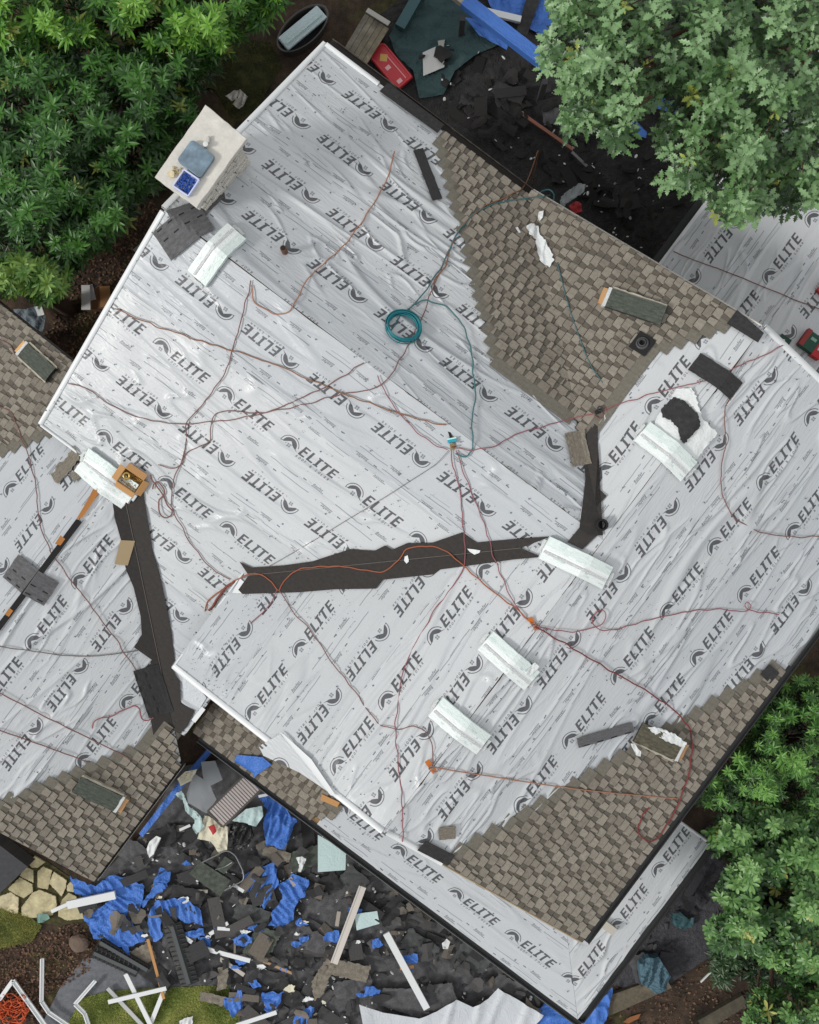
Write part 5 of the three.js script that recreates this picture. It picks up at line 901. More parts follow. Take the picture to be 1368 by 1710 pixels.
// blue tarps, torn
const tarps = [
  [[[117, 1462], [160, 1479], [186, 1460], [215, 1464], [242, 1480], [236, 1512], [214, 1530], [246, 1562], [240, 1572], [214, 1578], [218, 1592], [180, 1568], [165, 1562], [150, 1545], [145, 1528], [176, 1510], [188, 1500], [140, 1500], [124, 1486]], 'large ragged blue tarp below the left shingled corner'],
  [[[140, 1528], [168, 1536], [180, 1560], [158, 1566], [150, 1552]], 'small blue tarp tongue at the edge of the mulch bed'],
  [[[248, 1528], [263, 1502], [298, 1500], [306, 1496], [336, 1520], [341, 1546], [300, 1533], [276, 1528], [270, 1545], [273, 1563], [256, 1572], [250, 1552]], 'arched blue tarp piece right of the large ragged one'],
  [[[258, 1470], [268, 1448], [285, 1455], [280, 1480], [262, 1492], [240, 1515], [235, 1508], [252, 1490]], 'thin blue tarp shred standing up from the debris'],
  [[[406, 1464], [430, 1445], [459, 1440], [466, 1470], [452, 1500], [440, 1518], [425, 1500], [412, 1482]], 'blue tarp scrap beside the oval metal frame'],
  [[[466, 1475], [490, 1458], [516, 1470], [512, 1490], [495, 1510], [490, 1536], [465, 1550], [448, 1545], [460, 1515], [472, 1500]], 'violet blue tarp heap below the white knotted scrap'],
  [[[305, 1556], [340, 1550], [344, 1560], [310, 1566]], 'narrow blue tarp strip above the crossed trims'],
  [[[365, 1670], [396, 1660], [403, 1640], [406, 1680], [391, 1696]], 'forked blue tarp scrap right of the lawn'],
  [[[438, 1655], [476, 1655], [460, 1686], [444, 1696]], 'blue tarp scrap left of the lowest one at the bottom edge'],
  [[[497, 1685], [526, 1680], [515, 1716], [488, 1716]], 'blue tarp scrap at the bottom edge below the brown strips'],
  [[[330, 1562], [352, 1560], [350, 1582], [336, 1572]], 'tiny blue tarp scrap between two white trims'],
  [[[880, 1690], [920, 1672], [975, 1720], [880, 1730]], 'blue tarp under the lowest roof corner'],
  [[[950, 1735], [985, 1690], [1022, 1648], [1016, 1690], [1000, 1730]], 'blue tarp strip along the side wall at the bottom'],
  [[[356, 1540], [366, 1536], [372, 1544], [358, 1548]], 'very small blue tarp scrap below the oval frame'],
];
tarps.forEach(([p, label], i) => solid('blue_tarp', sheetPoly(p, { lift: 0.17, amp: 0.06, scale: 5, maxEdge: 0.045, rag: 0.032, seed: i + 2 }), M.blue, label, 'tarp', 'torn blue tarps in the front yard'));
// many small scraps no one could name apart
{
  const spots = []; let g = 0; const P = [[200, 1480], [280, 1420], [420, 1440], [540, 1470], [700, 1590], [720, 1680], [480, 1690], [380, 1630], [250, 1600]];
  while (spots.length < 46 && g++ < 2000) { const x = rr(190, 760), y = rr(1420, 1695); if (inside(P, x, y)) spots.push([x, y]); }
  const marks = [[565, 1540, 'the long pale trim channel'], [680, 1620, 'the long white trim'], [612, 1538, 'the small pale teal sheet'], [555, 1425, 'the pale teal board'], [485, 1500, 'the violet blue tarp heap'], [435, 1480, 'the blue scrap by the oval frame'], [370, 1455, 'the oval metal frame'], [300, 1595, 'the ribbed black vent'], [380, 1600, 'the crossed white trims'], [260, 1620, 'the tan stick'], [295, 1530, 'the arched blue tarp'], [205, 1520, 'the large ragged blue tarp'], [262, 1410, 'the folded white scrap'], [502, 1445, 'the white knotted scrap'], [440, 1575, 'the dark green slab'], [590, 1620, 'the tan brown shingle'], [400, 1395, 'the black rubbish bag'], [745, 1576, 'the white crumpled bag'], [640, 1700, 'the large crumpled sheet'], [460, 1672, 'the forked scraps at the bottom']];
  const seen = new Set();
  const where = (x, y, kind) => { const m = marks.slice().sort((p, q) => Math.hypot(p[0] - x, p[1] - y) - Math.hypot(q[0] - x, q[1] - y)); for (const k of m.slice(0, 2)) { const dx = x - k[0], dy = y - k[1], w = (Math.abs(dx) > Math.abs(dy) ? (dx < 0 ? 'left of ' : 'right of ') : (dy < 0 ? 'just above ' : 'just below ')) + k[2]; if (!seen.has(kind + w)) { seen.add(kind + w); return w; } } return null; };
  spots.forEach(([x, y], i) => {
    const kind = i < 20 ? 'blue' : i < 34 ? 'pale' : 'board', at2 = where(x, y, kind); if (!at2) return;
    const r = rr(5, 13), n = 7, a0 = rnd() * 6, pts = []; for (let k = 0; k < n; k++) { const a = a0 + k / n * 6.283, q = r * rr(0.45, 1.25); pts.push([x + Math.cos(a) * q * 1.5, y + Math.sin(a) * q * 0.8]); }
    if (i < 20) solid('blue_scrap', sheetPoly(pts, { lift: 0.2, amp: 0.04, scale: 7, maxEdge: 0.05, rag: 0.02, seed: i }), M.blue, 'small torn blue tarp shred ' + at2, 'tarp', 'small loose blue shreds in the front yard');
    else if (i < 34) solid('pale_scrap', sheetPoly(pts.map(([u, v]) => [x + (u - x) * 0.6, y + (v - y) * 0.6]), { lift: 0.2, amp: 0.03, scale: 9, maxEdge: 0.05, rag: 0.012, seed: i }), i % 3 ? M.paper : M.cream, 'small pale wrapper scrap ' + at2, 'scrap', 'small loose pale scraps in the front yard');
    else { const a = rnd() * 6.28, L = rr(10, 26); stick('broken_board', [[x, y], [x + Math.cos(a) * L, y + Math.sin(a) * L]], rr(0.035, 0.075), pick([M.trim, M.sb, M.wood, mat('#a49c90', 0.8)]), 'short broken board piece ' + at2, 'board', { y: rr(0.16, 0.26), group: 'short loose board pieces in the front yard' }); }
  });
}
// tarps hung from the front eaves
solid('hanging_tarp', sheetPoly([[430, 1326], [452, 1322], [496, 1368], [486, 1392], [476, 1416], [446, 1410], [440, 1380], [446, 1350]], { lift: 0.3, amp: 0.1, scale: 4, maxEdge: 0.06, rag: 0.02, slope: (x, z) => 1.3 * sm(5.6, 4.9, z - x * 0.6 + 0.2) }), M.blue, 'blue tarp hanging below the small shingled porch eave', 'tarp');
solid('hanging_tarp', sheetPoly([[232, 1392], [300, 1304], [350, 1246], [356, 1254], [308, 1312], [238, 1398]], { lift: 0.4, amp: 0.04, scale: 4, maxEdge: 0.1 }), M.blue, 'narrow blue tarp strip along the left roof gutter', 'tarp');
solid('porch_tarp', sheetPoly([[398, 1258], [440, 1262], [455, 1275], [440, 1285], [400, 1282]], { base: 'roof', lift: 0.06, amp: 0.02, maxEdge: 0.08 }), M.blue, 'blue tarp cloth tucked under the lower gable edge on the porch roof', 'cloth');
// white trims and boards
const TR = 'white trim pieces in the front yard';
stick('white_board', [[113, 1511], [193, 1494]], 0.15, M.trim, 'wide white board lying across the blue tarp and flagstones', 'board', { y: 0.3, group: TR });
stick('white_trim', [[86, 1522], [117, 1508]], 0.07, M.trim, 'short white trim on the flagstones', 'trim', { y: 0.12, group: TR });
stick('white_trim', [[0, 1668], [22, 1637], [80, 1718]], 0.08, M.trim, 'white angled trim around the orange cord pile', 'trim', { group: TR, lip: 1 });
stick('white_gutter', [[71, 1600], [70, 1672], [82, 1690], [120, 1716]], 0.07, M.trim, 'bent white gutter between mulch bed and driveway', 'gutter', { group: TR, lip: 1 });
stick('white_gutter', [[160, 1637], [126, 1676], [142, 1692], [150, 1716]], 0.07, M.trim, 'crooked white gutter between driveway and lawn', 'gutter', { group: TR, lip: 1 });
stick('white_trim', [[210, 1626], [252, 1712]], 0.085, M.trim, 'white trim slanting down across the lawn', 'trim', { group: TR, y: 0.2 });
stick('white_trim', [[181, 1673], [278, 1650]], 0.08, M.trim, 'white trim lying nearly level across the lawn', 'trim', { group: TR, y: 0.26 });
stick('white_trim', [[274, 1654], [250, 1714]], 0.085, M.trim, 'white trim leaning the other way on the lawn', 'trim', { group: TR, y: 0.16 });
stick('grey_trim', [[180, 1650], [242, 1716]], 0.075, mat('#b4b6b6', 0.6), 'greyer trim under the others on the lawn', 'trim', { group: TR, y: 0.1 });
stick('wood_stick', [[247, 1568], [274, 1668]], 0.055, M.wood, 'thin tan wooden stick between the black ridge vents', 'stick', { y: 0.22 });
stick('white_trim', [[343, 1584], [418, 1604]], 0.085, M.trim, 'white trim crossing the debris left of the lowest dark slab', 'trim', { group: TR, y: 0.24 });
stick('grey_trim', [[352, 1590], [408, 1628]], 0.075, mat('#b9b3aa', 0.6), 'weathered trim fanning out below the white one', 'trim', { group: TR, y: 0.18 });
stick('white_trim', [[350, 1560], [381, 1541]], 0.07, M.trim, 'short white trim pointing up at the dark slab', 'trim', { group: TR, y: 0.2 });
stick('white_trim_channel', [[606, 1480], [558, 1608]], 0.14, mat('#cfc9c1', 0.5), 'long pale trim channel standing among the front debris', 'trim', { group: TR, y: 0.3, lip: 1 });
stick('white_trim', [[645, 1558], [713, 1684]], 0.13, M.trim, 'long white trim below the front eave', 'trim', { group: TR, y: 0.3 });
stick('white_trim', [[395, 1712], [462, 1690]], 0.08, M.trim, 'white trim at the bottom edge beside the blue scraps', 'trim', { group: TR, y: 0.24 });
stick('wood_stick', [[440, 1605], [495, 1628]], 0.05, mat('#a98a6a', 0.85), 'short brown stick among the lower debris', 'stick', { y: 0.22 });
stick('white_trim', [[300, 1386], [318, 1378]], 0.05, M.trim, 'tiny white trim below the left gutter', 'trim', { group: TR, y: 0.2 });
// pale panels
quadBoard('teal_board', [[531, 1394], [578, 1421], [577, 1453], [531, 1456]], { lift: 0.5, thick: 0.02, amp: 0.01, maxEdge: 0.2 }, M.tealPaper, 'pale teal board standing against the front eave', 'board');
quadBoard('pale_sheet', [[592, 1526], [630, 1521], [634, 1542], [596, 1553]], { lift: 0.24, thick: 0.008, amp: 0.02, maxEdge: 0.12 }, M.tealPaper, 'small pale teal sheet beside the long trim channel', 'sheet');
solid('paper_scrap', sheetPoly([[250, 1405], [262, 1395], [270, 1398], [258, 1425], [250, 1432], [245, 1418]], { lift: 0.25, amp: 0.04, scale: 8, maxEdge: 0.06 }), M.paper, 'folded white scrap near the left roof gutter', 'paper');
solid('paper_scrap', sheetPoly([[495, 1432], [504, 1429], [512, 1434], [508, 1442], [503, 1456], [498, 1455], [500, 1443]], { lift: 0.26, amp: 0.03, scale: 12, maxEdge: 0.04, rag: 0.01 }), M.white, 'knotted white scrap above the violet blue tarp', 'paper');
solid('paper_scrap', sheetPoly([[738, 1575], [746, 1567], [752, 1572], [748, 1584], [740, 1584]], { lift: 0.26, amp: 0.04, scale: 10, maxEdge: 0.05 }), M.white, 'white crumpled bag under the long front eave', 'paper');
solid('paper_scrap', sheetPoly([[300, 1703], [312, 1698], [322, 1696], [322, 1712], [302, 1716]], { lift: 0.14, amp: 0.04, scale: 10, maxEdge: 0.05, rag: 0.01 }), M.white, 'white crumpled scrap on the lawn at the bottom edge', 'paper');
solid('crumpled_sheet', sheetPoly([[600, 1676], [640, 1690], [700, 1700], [730, 1688], [762, 1668], [790, 1682], [815, 1668], [832, 1650], [870, 1672], [908, 1694], [880, 1725], [610, 1725]], { lift: 0.3, amp: 0.055, scale: 1.3, maxEdge: 0.07 }), M.plainSheet, 'large crumpled grey underlayment sheet at the bottom of the front yard', 'sheet');
// grey felt, wrappers and bag under the left porch
solid('felt_sheet', sheetPoly([[336, 1272], [360, 1270], [372, 1302], [352, 1312], [340, 1300]], { lift: 0.75, thick: 0.01, amp: 0.03, maxEdge: 0.12 }), M.greyFelt, 'upper light grey felt sheet in the pile left of the slatted shutter', 'felt');
solid('felt_sheet', sheetPoly([[324, 1290], [342, 1302], [352, 1312], [362, 1335], [345, 1358], [314, 1340], [312, 1326]], { lift: 0.7, thick: 0.01, amp: 0.03, maxEdge: 0.12 }), M.greyFelt, 'lower light grey felt sheet beside the slatted shutter', 'felt');
solid('cream_cloth', sheetPoly([[297, 1300], [310, 1288], [330, 1284], [322, 1302], [302, 1312]], { lift: 0.7, amp: 0.05, scale: 6, maxEdge: 0.07 }), M.cream, 'cream cloth at the top left of the wrapper pile', 'cloth');
solid('white_wrapper', sheetPoly([[292, 1326], [304, 1320], [316, 1345], [336, 1362], [342, 1380], [330, 1392], [322, 1382], [326, 1370], [310, 1352], [306, 1336]], { lift: 0.55, amp: 0.05, scale: 6, maxEdge: 0.06, rag: 0.012 }), M.tealPaper, 'long white wrapper curling down the left side of the pile', 'wrapper');
solid('white_wrapper', sheetPoly([[335, 1385], [342, 1360], [362, 1368], [382, 1380], [380, 1418], [368, 1424], [352, 1405], [330, 1400]], { lift: 0.5, amp: 0.06, scale: 6, maxEdge: 0.06 }), M.cream, 'cream wrapper below the lower end of the slatted shutter', 'wrapper');
solid('white_wrapper', sheetPoly([[388, 1370], [412, 1350], [438, 1345], [440, 1362], [428, 1380], [405, 1372]], { lift: 0.5, amp: 0.05, scale: 6, maxEdge: 0.06 }), M.tealPaper, 'white wrapper right of the slatted shutter', 'wrapper');
solid('red_scrap', sheetPoly([[348, 1380], [358, 1376], [362, 1388], [356, 1394]], { lift: 0.66, amp: 0.02, maxEdge: 0.05 }), M.red, 'small bright red scrap at the foot of the slatted shutter', 'scrap');
solid('black_bag', sheetPoly([[384, 1378], [398, 1370], [420, 1378], [425, 1395], [412, 1415], [392, 1418], [384, 1400]], { lift: 0.45, amp: 0.12, scale: 5, maxEdge: 0.06, thick: 0.1 }), mat('#1c1c1d', 0.4, { bumpMap: crinkleBump, bumpScale: 0.02 }), 'black rubbish bag below the slatted shutter', 'bag');
stick('white_trim', [[432, 1330], [467, 1322]], 0.05, M.trim, 'thin white trim poking out beyond the shutter head', 'trim', { y: 1.2, group: TR });
{ // slatted shutter
  const y = 0.95, A = at(423, 1306, y), B = at(360, 1367, y), d = B.clone().sub(A), L = d.length(), t = thing('slatted_shutter', 'white slatted shutter lying on the rubbish pile below the porch eave', 'shutter', A.clone().add(B).multiplyScalar(0.5)); t.rotation.y = Math.atan2(-d.z, d.x); t.rotation.z = 0.12;
  const W = 0.41, fm = mat('#59534f', 0.6), sm2 = mat('#ded3ce', 0.6);
  mesh('rail', box(L, 0.04, 0.035, 0, 0, W / 2), fm, t); mesh('rail', box(L, 0.04, 0.035, 0, 0, -W / 2), fm, t); mesh('rail', box(0.035, 0.036, W - 0.035, -L / 2, 0, 0), fm, t); mesh('rail', box(0.035, 0.036, W - 0.035, L / 2, 0, 0), fm, t);
  for (let i = 0; i < 17; i++) { const s = box(0.037, 0.012, W - 0.036); s.rotateZ(0.25); s.translate(-L / 2 + (i + 1) * L / 18, 0.004, 0); mesh('slat', s, sm2, t); }
}
{ // oval tube frame with dark bundle lying in it
  const P = [[338, 1440], [358, 1430], [379, 1421], [392, 1428], [400, 1442], [406, 1456], [406, 1469], [392, 1478], [375, 1487]].map((p, i) => at(p[0], p[1], 0.55)); const t = thing('metal_frame', 'bent oval metal tube frame in the front debris', 'frame');
  mesh('tube', tube(P, 0.014, 60), M.metal, t); mesh('crossbar', tube([at(388, 1440, 0.55), at(376, 1447, 0.5), at(360, 1452, 0.5)], 0.01), M.metal, t);
  solid('shingle_bundle', sheetPoly([[335, 1438], [385, 1470], [368, 1497], [316, 1459]], { lift: 0.5, thick: 0.1, amp: 0.01, maxEdge: 0.2 }), M.greenish, 'dark green shingle bundle leaning on the oval metal frame', 'shingle bundle');
  solid('shingle_bundle', sheetPoly([[376, 1430], [392, 1440], [374, 1460], [361, 1451]], { lift: 0.48, thick: 0.06, maxEdge: 0.2 }), M.greenish, 'short dark shingle piece inside the oval metal frame', 'shingle bundle');
}
function ridgeVent(p0, p1, w, label) { const A = at(...p0, 0.2), B = at(...p1, 0.2), d = B.clone().sub(A), L = d.length(), t = thing('ridge_vent', label, 'ridge vent', A.clone().add(B).multiplyScalar(0.5)); t.rotation.y = Math.atan2(-d.z, d.x);
  const m = mat('#232425', 0.55), s = new THREE.Shape([[-w / 2, 0], [-w / 2, 0.03], [-w * 0.3, 0.05], [-0.03, 0.09], [0.03, 0.09], [w * 0.3, 0.05], [w / 2, 0.03], [w / 2, 0]].map(p => new THREE.Vector2(...p))); const g = new THREE.ExtrudeGeometry(s, { depth: L, bevelEnabled: false }); g.rotateY(Math.PI / 2); g.translate(-L / 2, 0, 0); mesh('cover', g, m, t);
  const n = Math.floor(L / 0.09); for (let i = 0; i < n; i++) for (const q of [-1, 1]) mesh('rib', box(0.02, 0.03, w * 0.28, -L / 2 + (i + 0.5) * L / n, 0.062, q * w * 0.33), m, t);
  mesh('crest', box(L * 0.96, 0.012, 0.07, 0, 0.095, 0, 0, 0.004), mat('#4b4f50', 0.4), t); return t; }
ridgeVent([288, 1542], [318, 1642], 0.36, 'black ribbed ridge vent length right of the tan stick');
ridgeVent([158, 1588], [232, 1622], 0.24, 'black ribbed ridge vent length beside the mulch bed');
ridgeVent([168, 1570], [250, 1618], 0.14, 'narrow black vent strip behind the one beside the mulch bed');
{ const P = []; for (let i = 0; i < 260; i++) { const a = i * 0.41 + 2.2 * nz(i * 0.06, 1, 7), r = 9 + 14 * Math.abs(nz(i * 0.07, 3, 1)); const q = at(20 + 16 * Math.cos(i * 0.137 + 1) + 8 * Math.sin(i * 0.053) + Math.cos(a) * r, 1682 + 13 * Math.sin(i * 0.113) + Math.sin(a) * r * 0.8, 0.1); q.y = 0.06 + 0.12 * rnd() + 0.1 * Math.abs(nz(i * 0.1, 8, 2)); P.push(q); } solid('extension_cord', tube(P, 0.011, 1100), mat('#c4552c', 0.6), 'tangled orange extension cord pile in the lower left corner', 'cord'); }
solid('green_hose_scrap', sheetPoly([[62, 1526], [80, 1526], [84, 1533], [74, 1539], [64, 1541]], { lift: 0.1, amp: 0.03, scale: 10, maxEdge: 0.05 }), mat('#6b8f84', 0.6), 'crumpled green and white packet on the edge of the path', 'packet');
solid('rubber_mat', sheetPoly([[-30, 1392], [0, 1412], [46, 1447], [0, 1492], [-40, 1470]], { lift: 0.5, thick: 0.46, maxEdge: 0.5 }), mat('#ffffff', 0.9, { map: grainTex([66, 67, 70], 0.25, 0.1), bumpMap: grainBump, bumpScale: 0.002 }), 'flat dark grey covered step above the flagstones at the left edge', 'step');
{ // loose stones and clods
  const stone = (px, py, s, label, c = '#8b8881') => { const g = new THREE.IcosahedronGeometry(s, 2), p = g.attributes.position; for (let i = 0; i < p.count; i++) { const k = 1 + 0.25 * nz(p.getX(i) * 9 + px, p.getY(i) * 9, p.getZ(i) * 9); p.setXYZ(i, p.getX(i) * k * 1.2, p.getY(i) * k * 0.6, p.getZ(i) * k); } g.computeVertexNormals(); const q = at(px, py, 0.1); g.translate(q.x, s * 0.45, q.z); solid('stone', g, mat(c, 0.95, { bumpMap: grainBump, bumpScale: 0.01 }), label, 'stone'); };
  stone(132, 1575, 0.17, 'round brown clod in the mulch beside the blue tarp', '#6d5d52'); stone(123, 608, 0.06, 'small pale stone beside the left roof corner');
  const blk = (px, py, w, d, ry, label, c) => { const q = at(px, py, 0.1), t = thing('concrete_block', label, 'block', V(q.x, 0.08, q.z)); t.rotation.y = ry; mesh('block_body', box(w, 0.16, d, 0, 0.08, 0, 0, 0.02), mat(c, 0.9, { bumpMap: grainBump, bumpScale: 0.01 }), t); mesh('block_top', box(w * 0.7, 0.03, d * 0.6, 0.02, 0.175, 0, 0.2, 0.008), mat('#77777a', 0.9), t); };
  blk(253, 315, 0.2, 0.27, 0.2, 'grey concrete block near the lower left chimney corner', '#a3a29d'); blk(233, 328, 0.11, 0.19, 0.15, 'smaller pale block at the shrub edge beside the concrete block', '#b5b4b2');
}
{ const t = thing('foil_scrap', 'folded silver foil scrap on the moss above the chimney', 'foil'); const m = mat('#b9b6ae', 0.45, { metalness: 0.3, bumpMap: crinkleBump, bumpScale: 0.02 });
  mesh('fold', sheetPoly([[377, 162], [392, 151], [398, 155], [396, 168], [388, 170]], { lift: 0.2, amp: 0.06, scale: 8, maxEdge: 0.05 }), m, t); mesh('fold', sheetPoly([[396, 153], [402, 151], [415, 163], [406, 178], [400, 184], [389, 175], [398, 166]], { lift: 0.16, amp: 0.06, scale: 8, maxEdge: 0.05 }), m, t); }
// belongings left of the house
solid('white_foam_board', sheetPoly([[136, 476], [150, 476], [151, 517], [136, 517]], { lift: 0.4, thick: 0.05 }), mat('#c9c9c9', 0.7), 'white foam board leaning on the boxes left of the house', 'board');
{ const q = at(160, 500, 0.2), t = thing('cardboard_box', 'brown cardboard box behind the white foam board', 'box', V(q.x, 0, q.z)); t.rotation.y = 0.05; mesh('box_side', box(0.42, 0.3, 0.4, 0, 0.15, 0), mat('#77543a', 0.9), t); mesh('flap', box(0.2, 0.01, 0.4, 0.22, 0.33, -0.02), mat('#9a7048', 0.9), t); mesh('flap', box(0.15, 0.01, 0.3, -0.05, 0.36, -0.1, 0.2), mat('#b4b5bb', 0.8), t); }
solid('grey_tarp', sheetPoly([[24, 517], [45, 518], [60, 512], [78, 528], [73, 556], [56, 548], [47, 538], [27, 533]], { lift: 0.35, amp: 0.08, scale: 4, maxEdge: 0.07 }), mat('#66727a', 0.7, { bumpMap: crinkleBump, bumpScale: 0.02 }), 'blue grey crumpled tarp under the shrub at the left edge', 'tarp');
solid('paper_scrap', sheetPoly([[58, 512], [70, 512], [75, 526], [64, 528]], { lift: 0.5, amp: 0.03, maxEdge: 0.08 }), M.paper, 'white scrap on the blue grey tarp under the shrub', 'paper');
solid('grey_tile', sheetPoly([[222, 417], [236, 405], [242, 412], [228, 424]], { lift: 0.3, thick: 0.03 }), mat('#8f979a', 0.7), 'pale grey slab half hidden under the left rake', 'slab');

// top of the yard
{ // oval tub with a wrapped bundle
  const c = at(506, 49, 0.3), t = thing('oval_tub', 'dark grey oval tub holding a pale wrapped bundle at the top edge', 'tub', V(c.x, 0, c.z)); t.rotation.y = 0.72;
  const wallG = (rx, rz, y0, y1, th) => { const pos = [], idx = [], n = 40; for (let i = 0; i <= n; i++) { const a = i / n * 6.2832, x = Math.cos(a), z = Math.sin(a); for (const [r, y] of [[1, y0], [1.08, y1], [1.08 - th, y1], [1 - th, y0]]) pos.push(x * rx * r, y, z * rz * r); } for (let i = 0; i < n; i++) for (let k = 0; k < 4; k++) { const p = i * 4 + k, q = i * 4 + (k + 1) % 4; idx.push(p, q, p + 4, q, q + 4, p + 4); } return geo(pos, idx); };
  mesh('tub_wall', wallG(0.54, 0.27, 0, 0.34, 0.07), mat('#3a3836', 0.7), t); mesh('rim', wallG(0.57, 0.29, 0.33, 0.36, 0.05), mat('#565350', 0.6), t); mesh('tub_floor', new THREE.CylinderGeometry(1, 1, 0.02, 40).scale(0.53, 1, 0.26).translate(0, 0.02, 0), mat('#20262b', 0.8), t);
  const b = thing('wrapped_shingle_bundle', 'pale blue wrapped bundle lying in the oval tub', 'shingle bundle', V(c.x, 0.36, c.z)); b.rotation.y = 0.72; b.rotation.z = -0.06;
  const g = new RoundedBoxGeometry(1.0, 0.07, 0.31, 4, 0.025), p = g.attributes.position; for (let i = 0; i < p.count; i++) p.setY(i, p.getY(i) - 0.25 * p.getX(i) ** 2 + 0.05); g.computeVertexNormals(); mesh('wrapper', g, mat('#b9ccd0', 0.5, { bumpMap: crinkleBump, bumpScale: 0.01 }), b); mesh('seam', box(0.9, 0.008, 0.05, 0, 0.075, 0.05), M.tealPaper, b);
}
{ const t = thing('wooden_deck', 'weathered plank step beside the top corner of the roof', 'deck'); for (let i = 0; i < 5; i++) { const f = i / 5, f2 = (i + 0.93) / 5; const L = (p, q, k) => [p[0] + (q[0] - p[0]) * k, p[1] + (q[1] - p[1]) * k]; const a = [610, 22], b = [650, 48], c = [604, 122], d = [566, 96]; mesh('plank', sheetPoly([L(a, b, f), L(a, b, f2), L(d, c, f2), L(d, c, f)], { lift: 0.42 + (i % 2) * 0.004, thick: 0.035, maxEdge: 2 }), mat('#ffffff', 0.9, { map: grainTex([112 + i * 3, 108 + i * 2, 98], 0.15, 0.3, 4) }), t); } mesh('joist', sheetPoly([[612, 28], [644, 50], [640, 58], [608, 36]], { lift: 0.38, thick: 0.36 }), M.darkGrey, t); }
stick('white_trim', [[613, 17], [650, 40]], 0.09, mat('#a8a69f', 0.6), 'pale trim lying across the head of the plank step', 'trim', { y: 0.5 });
stick('teal_pipe', [[706, -20], [668, 47]], 0.2, mat('#35555a', 0.7), 'dull teal rolled mat at the top edge', 'roll', { y: 0.25, h: 0.16 });
solid('green_tarp', sheetPoly([[650, 60], [680, 10], [760, -20], [800, 30], [850, 70], [800, 90], [760, 120], [740, 160], [700, 165], [690, 120], [660, 90]], { lift: 0.08, amp: 0.07, scale: 3, maxEdge: 0.09, seed: 5 }), M.darkTeal, 'dark teal crumpled tarp in the back yard around the white arrow scrap', 'tarp');
{ // red sled with tan sticker
  const c = at(652, 106, 0.3), t = thing('red_sled', 'red plastic sled with a tan square on it beside the brown eave', 'sled', V(c.x, 0.18, c.z)); t.rotation.y = -0.86;
  const s = new THREE.Shape(), w = 0.44, h = 0.19, r = 0.08; s.moveTo(-w + r, -h); s.lineTo(w - 0.03, -h + 0.01); s.quadraticCurveTo(w, -h + 0.01, w, -h + 0.04); s.lineTo(w, h - 0.04); s.quadraticCurveTo(w, h, w - 0.04, h); s.lineTo(-w + r, h); s.quadraticCurveTo(-w - 0.03, h, -w - 0.03, 0); s.quadraticCurveTo(-w - 0.03, -h, -w + r, -h);
  const g = new THREE.ExtrudeGeometry(s, { depth: 0.05, bevelSize: 0.015, bevelThickness: 0.015, bevelSegments: 2 }); g.rotateX(Math.PI / 2); mesh('sled_body', g, mat('#b52530', 0.4), t);
  const rim = []; for (let i = 0; i <= 40; i++) { const p = s.getPointAt(i / 40); rim.push(V(p.x * 0.97, 0.02, p.y * 0.95)); } mesh('rim', tube(rim, 0.018, 100, false), mat('#c33a42', 0.4), t);
  mesh('groove', box(0.55, 0.012, 0.02, 0.1, 0.02, -0.07), mat('#d98a8c', 0.5), t); mesh('sticker', box(0.14, 0.004, 0.14, -0.2, 0.02, 0.0, 0.75), mat('#c9a05e', 0.8), t);
  for (const x of [0.0, 0.34]) mesh('mark', box(0.08, 0.004, 0.1, x, 0.02, 0.06), mat('#d8a9ab', 0.6), t);
}
solid('white_scrap', sheetPoly([[706, 88], [728, 78], [724, 96], [743, 102], [742, 112], [707, 127]], { lift: 0.2, thick: 0.01, amp: 0.01, maxEdge: 0.1 }), mat('#b9bab8', 0.7), 'arrow shaped white scrap on the dark teal tarp', 'scrap');
solid('white_scrap', sheetPoly([[731, 68], [743, 66], [741, 80], [733, 79]], { lift: 0.2, thick: 0.01 }), mat('#9a9a94', 0.7), 'small grey white scrap above the arrow shaped one', 'scrap');
{ const t = thing('tarp_wrapped_beam', 'beam wrapped in bright blue tarp across the top of the back yard', 'beam'); const A = at(776, 2, 0.9), B = at(918, 112, 0.9), A2 = at(740, -26, 0.9); mesh('tarp', bar(A, B, 0.24, 0.2), M.blue, t); mesh('beam_end', bar(A2, A, 0.2, 0.16), mat('#9a958a', 0.8), t); for (const p of [A, B]) mesh('post', box(0.1, 0.85, 0.1, p.x * 0.97, 0.42, p.z * 0.97), M.darkGrey, t); }
solid('blue_tarp', sheetPoly([[800, -40], [960, -40], [940, 30], [925, 55], [905, 60], [860, 40], [820, 15]], { lift: 0.12, amp: 0.06, scale: 4, maxEdge: 0.08, seed: 9 }), M.blue, 'blue tarp spread on the ground beyond the wrapped beam', 'tarp');
solid('blue_tarp', sheetPoly([[775, 30], [800, 34], [850, 72], [846, 84], [800, 60]], { lift: 0.2, amp: 0.05, scale: 4, maxEdge: 0.08, seed: 12 }), M.blue, 'blue tarp fold under the wrapped beam', 'tarp');
solid('felt_strip', sheetPoly([[888, -30], [912, -30], [880, 60], [862, 52], [866, 40]], { lift: 0.26, thick: 0.01, maxEdge: 0.3 }), M.shingleDark, 'black felt strip lying over the far blue tarp', 'felt');
stick('white_trim', [[806, 18], [870, 33]], 0.12, M.trim, 'white downspout piece behind the wrapped beam', 'downspout', { y: 0.3, h: 0.08 });
stick('copper_pole', [[866, 186], [957, 250]], 0.06, mat('#8d5b48', 0.6), 'pinkish brown pole lying in the dark back yard', 'pole', { y: 0.2, h: 0.05 });
stick('grey_pole', [[955, 254], [980, 278]], 0.05, mat('#6f7070', 0.6), 'short grey pole end beyond the brown pole', 'pole', { y: 0.2, h: 0.05 });
solid('blue_tarp', sheetPoly([[1048, 205], [1060, 200], [1080, 222], [1078, 232], [1056, 226]], { lift: 0.2, amp: 0.04, maxEdge: 0.08, seed: 3 }), M.blue, 'blue tarp patch seen through the gap in the oak', 'tarp');
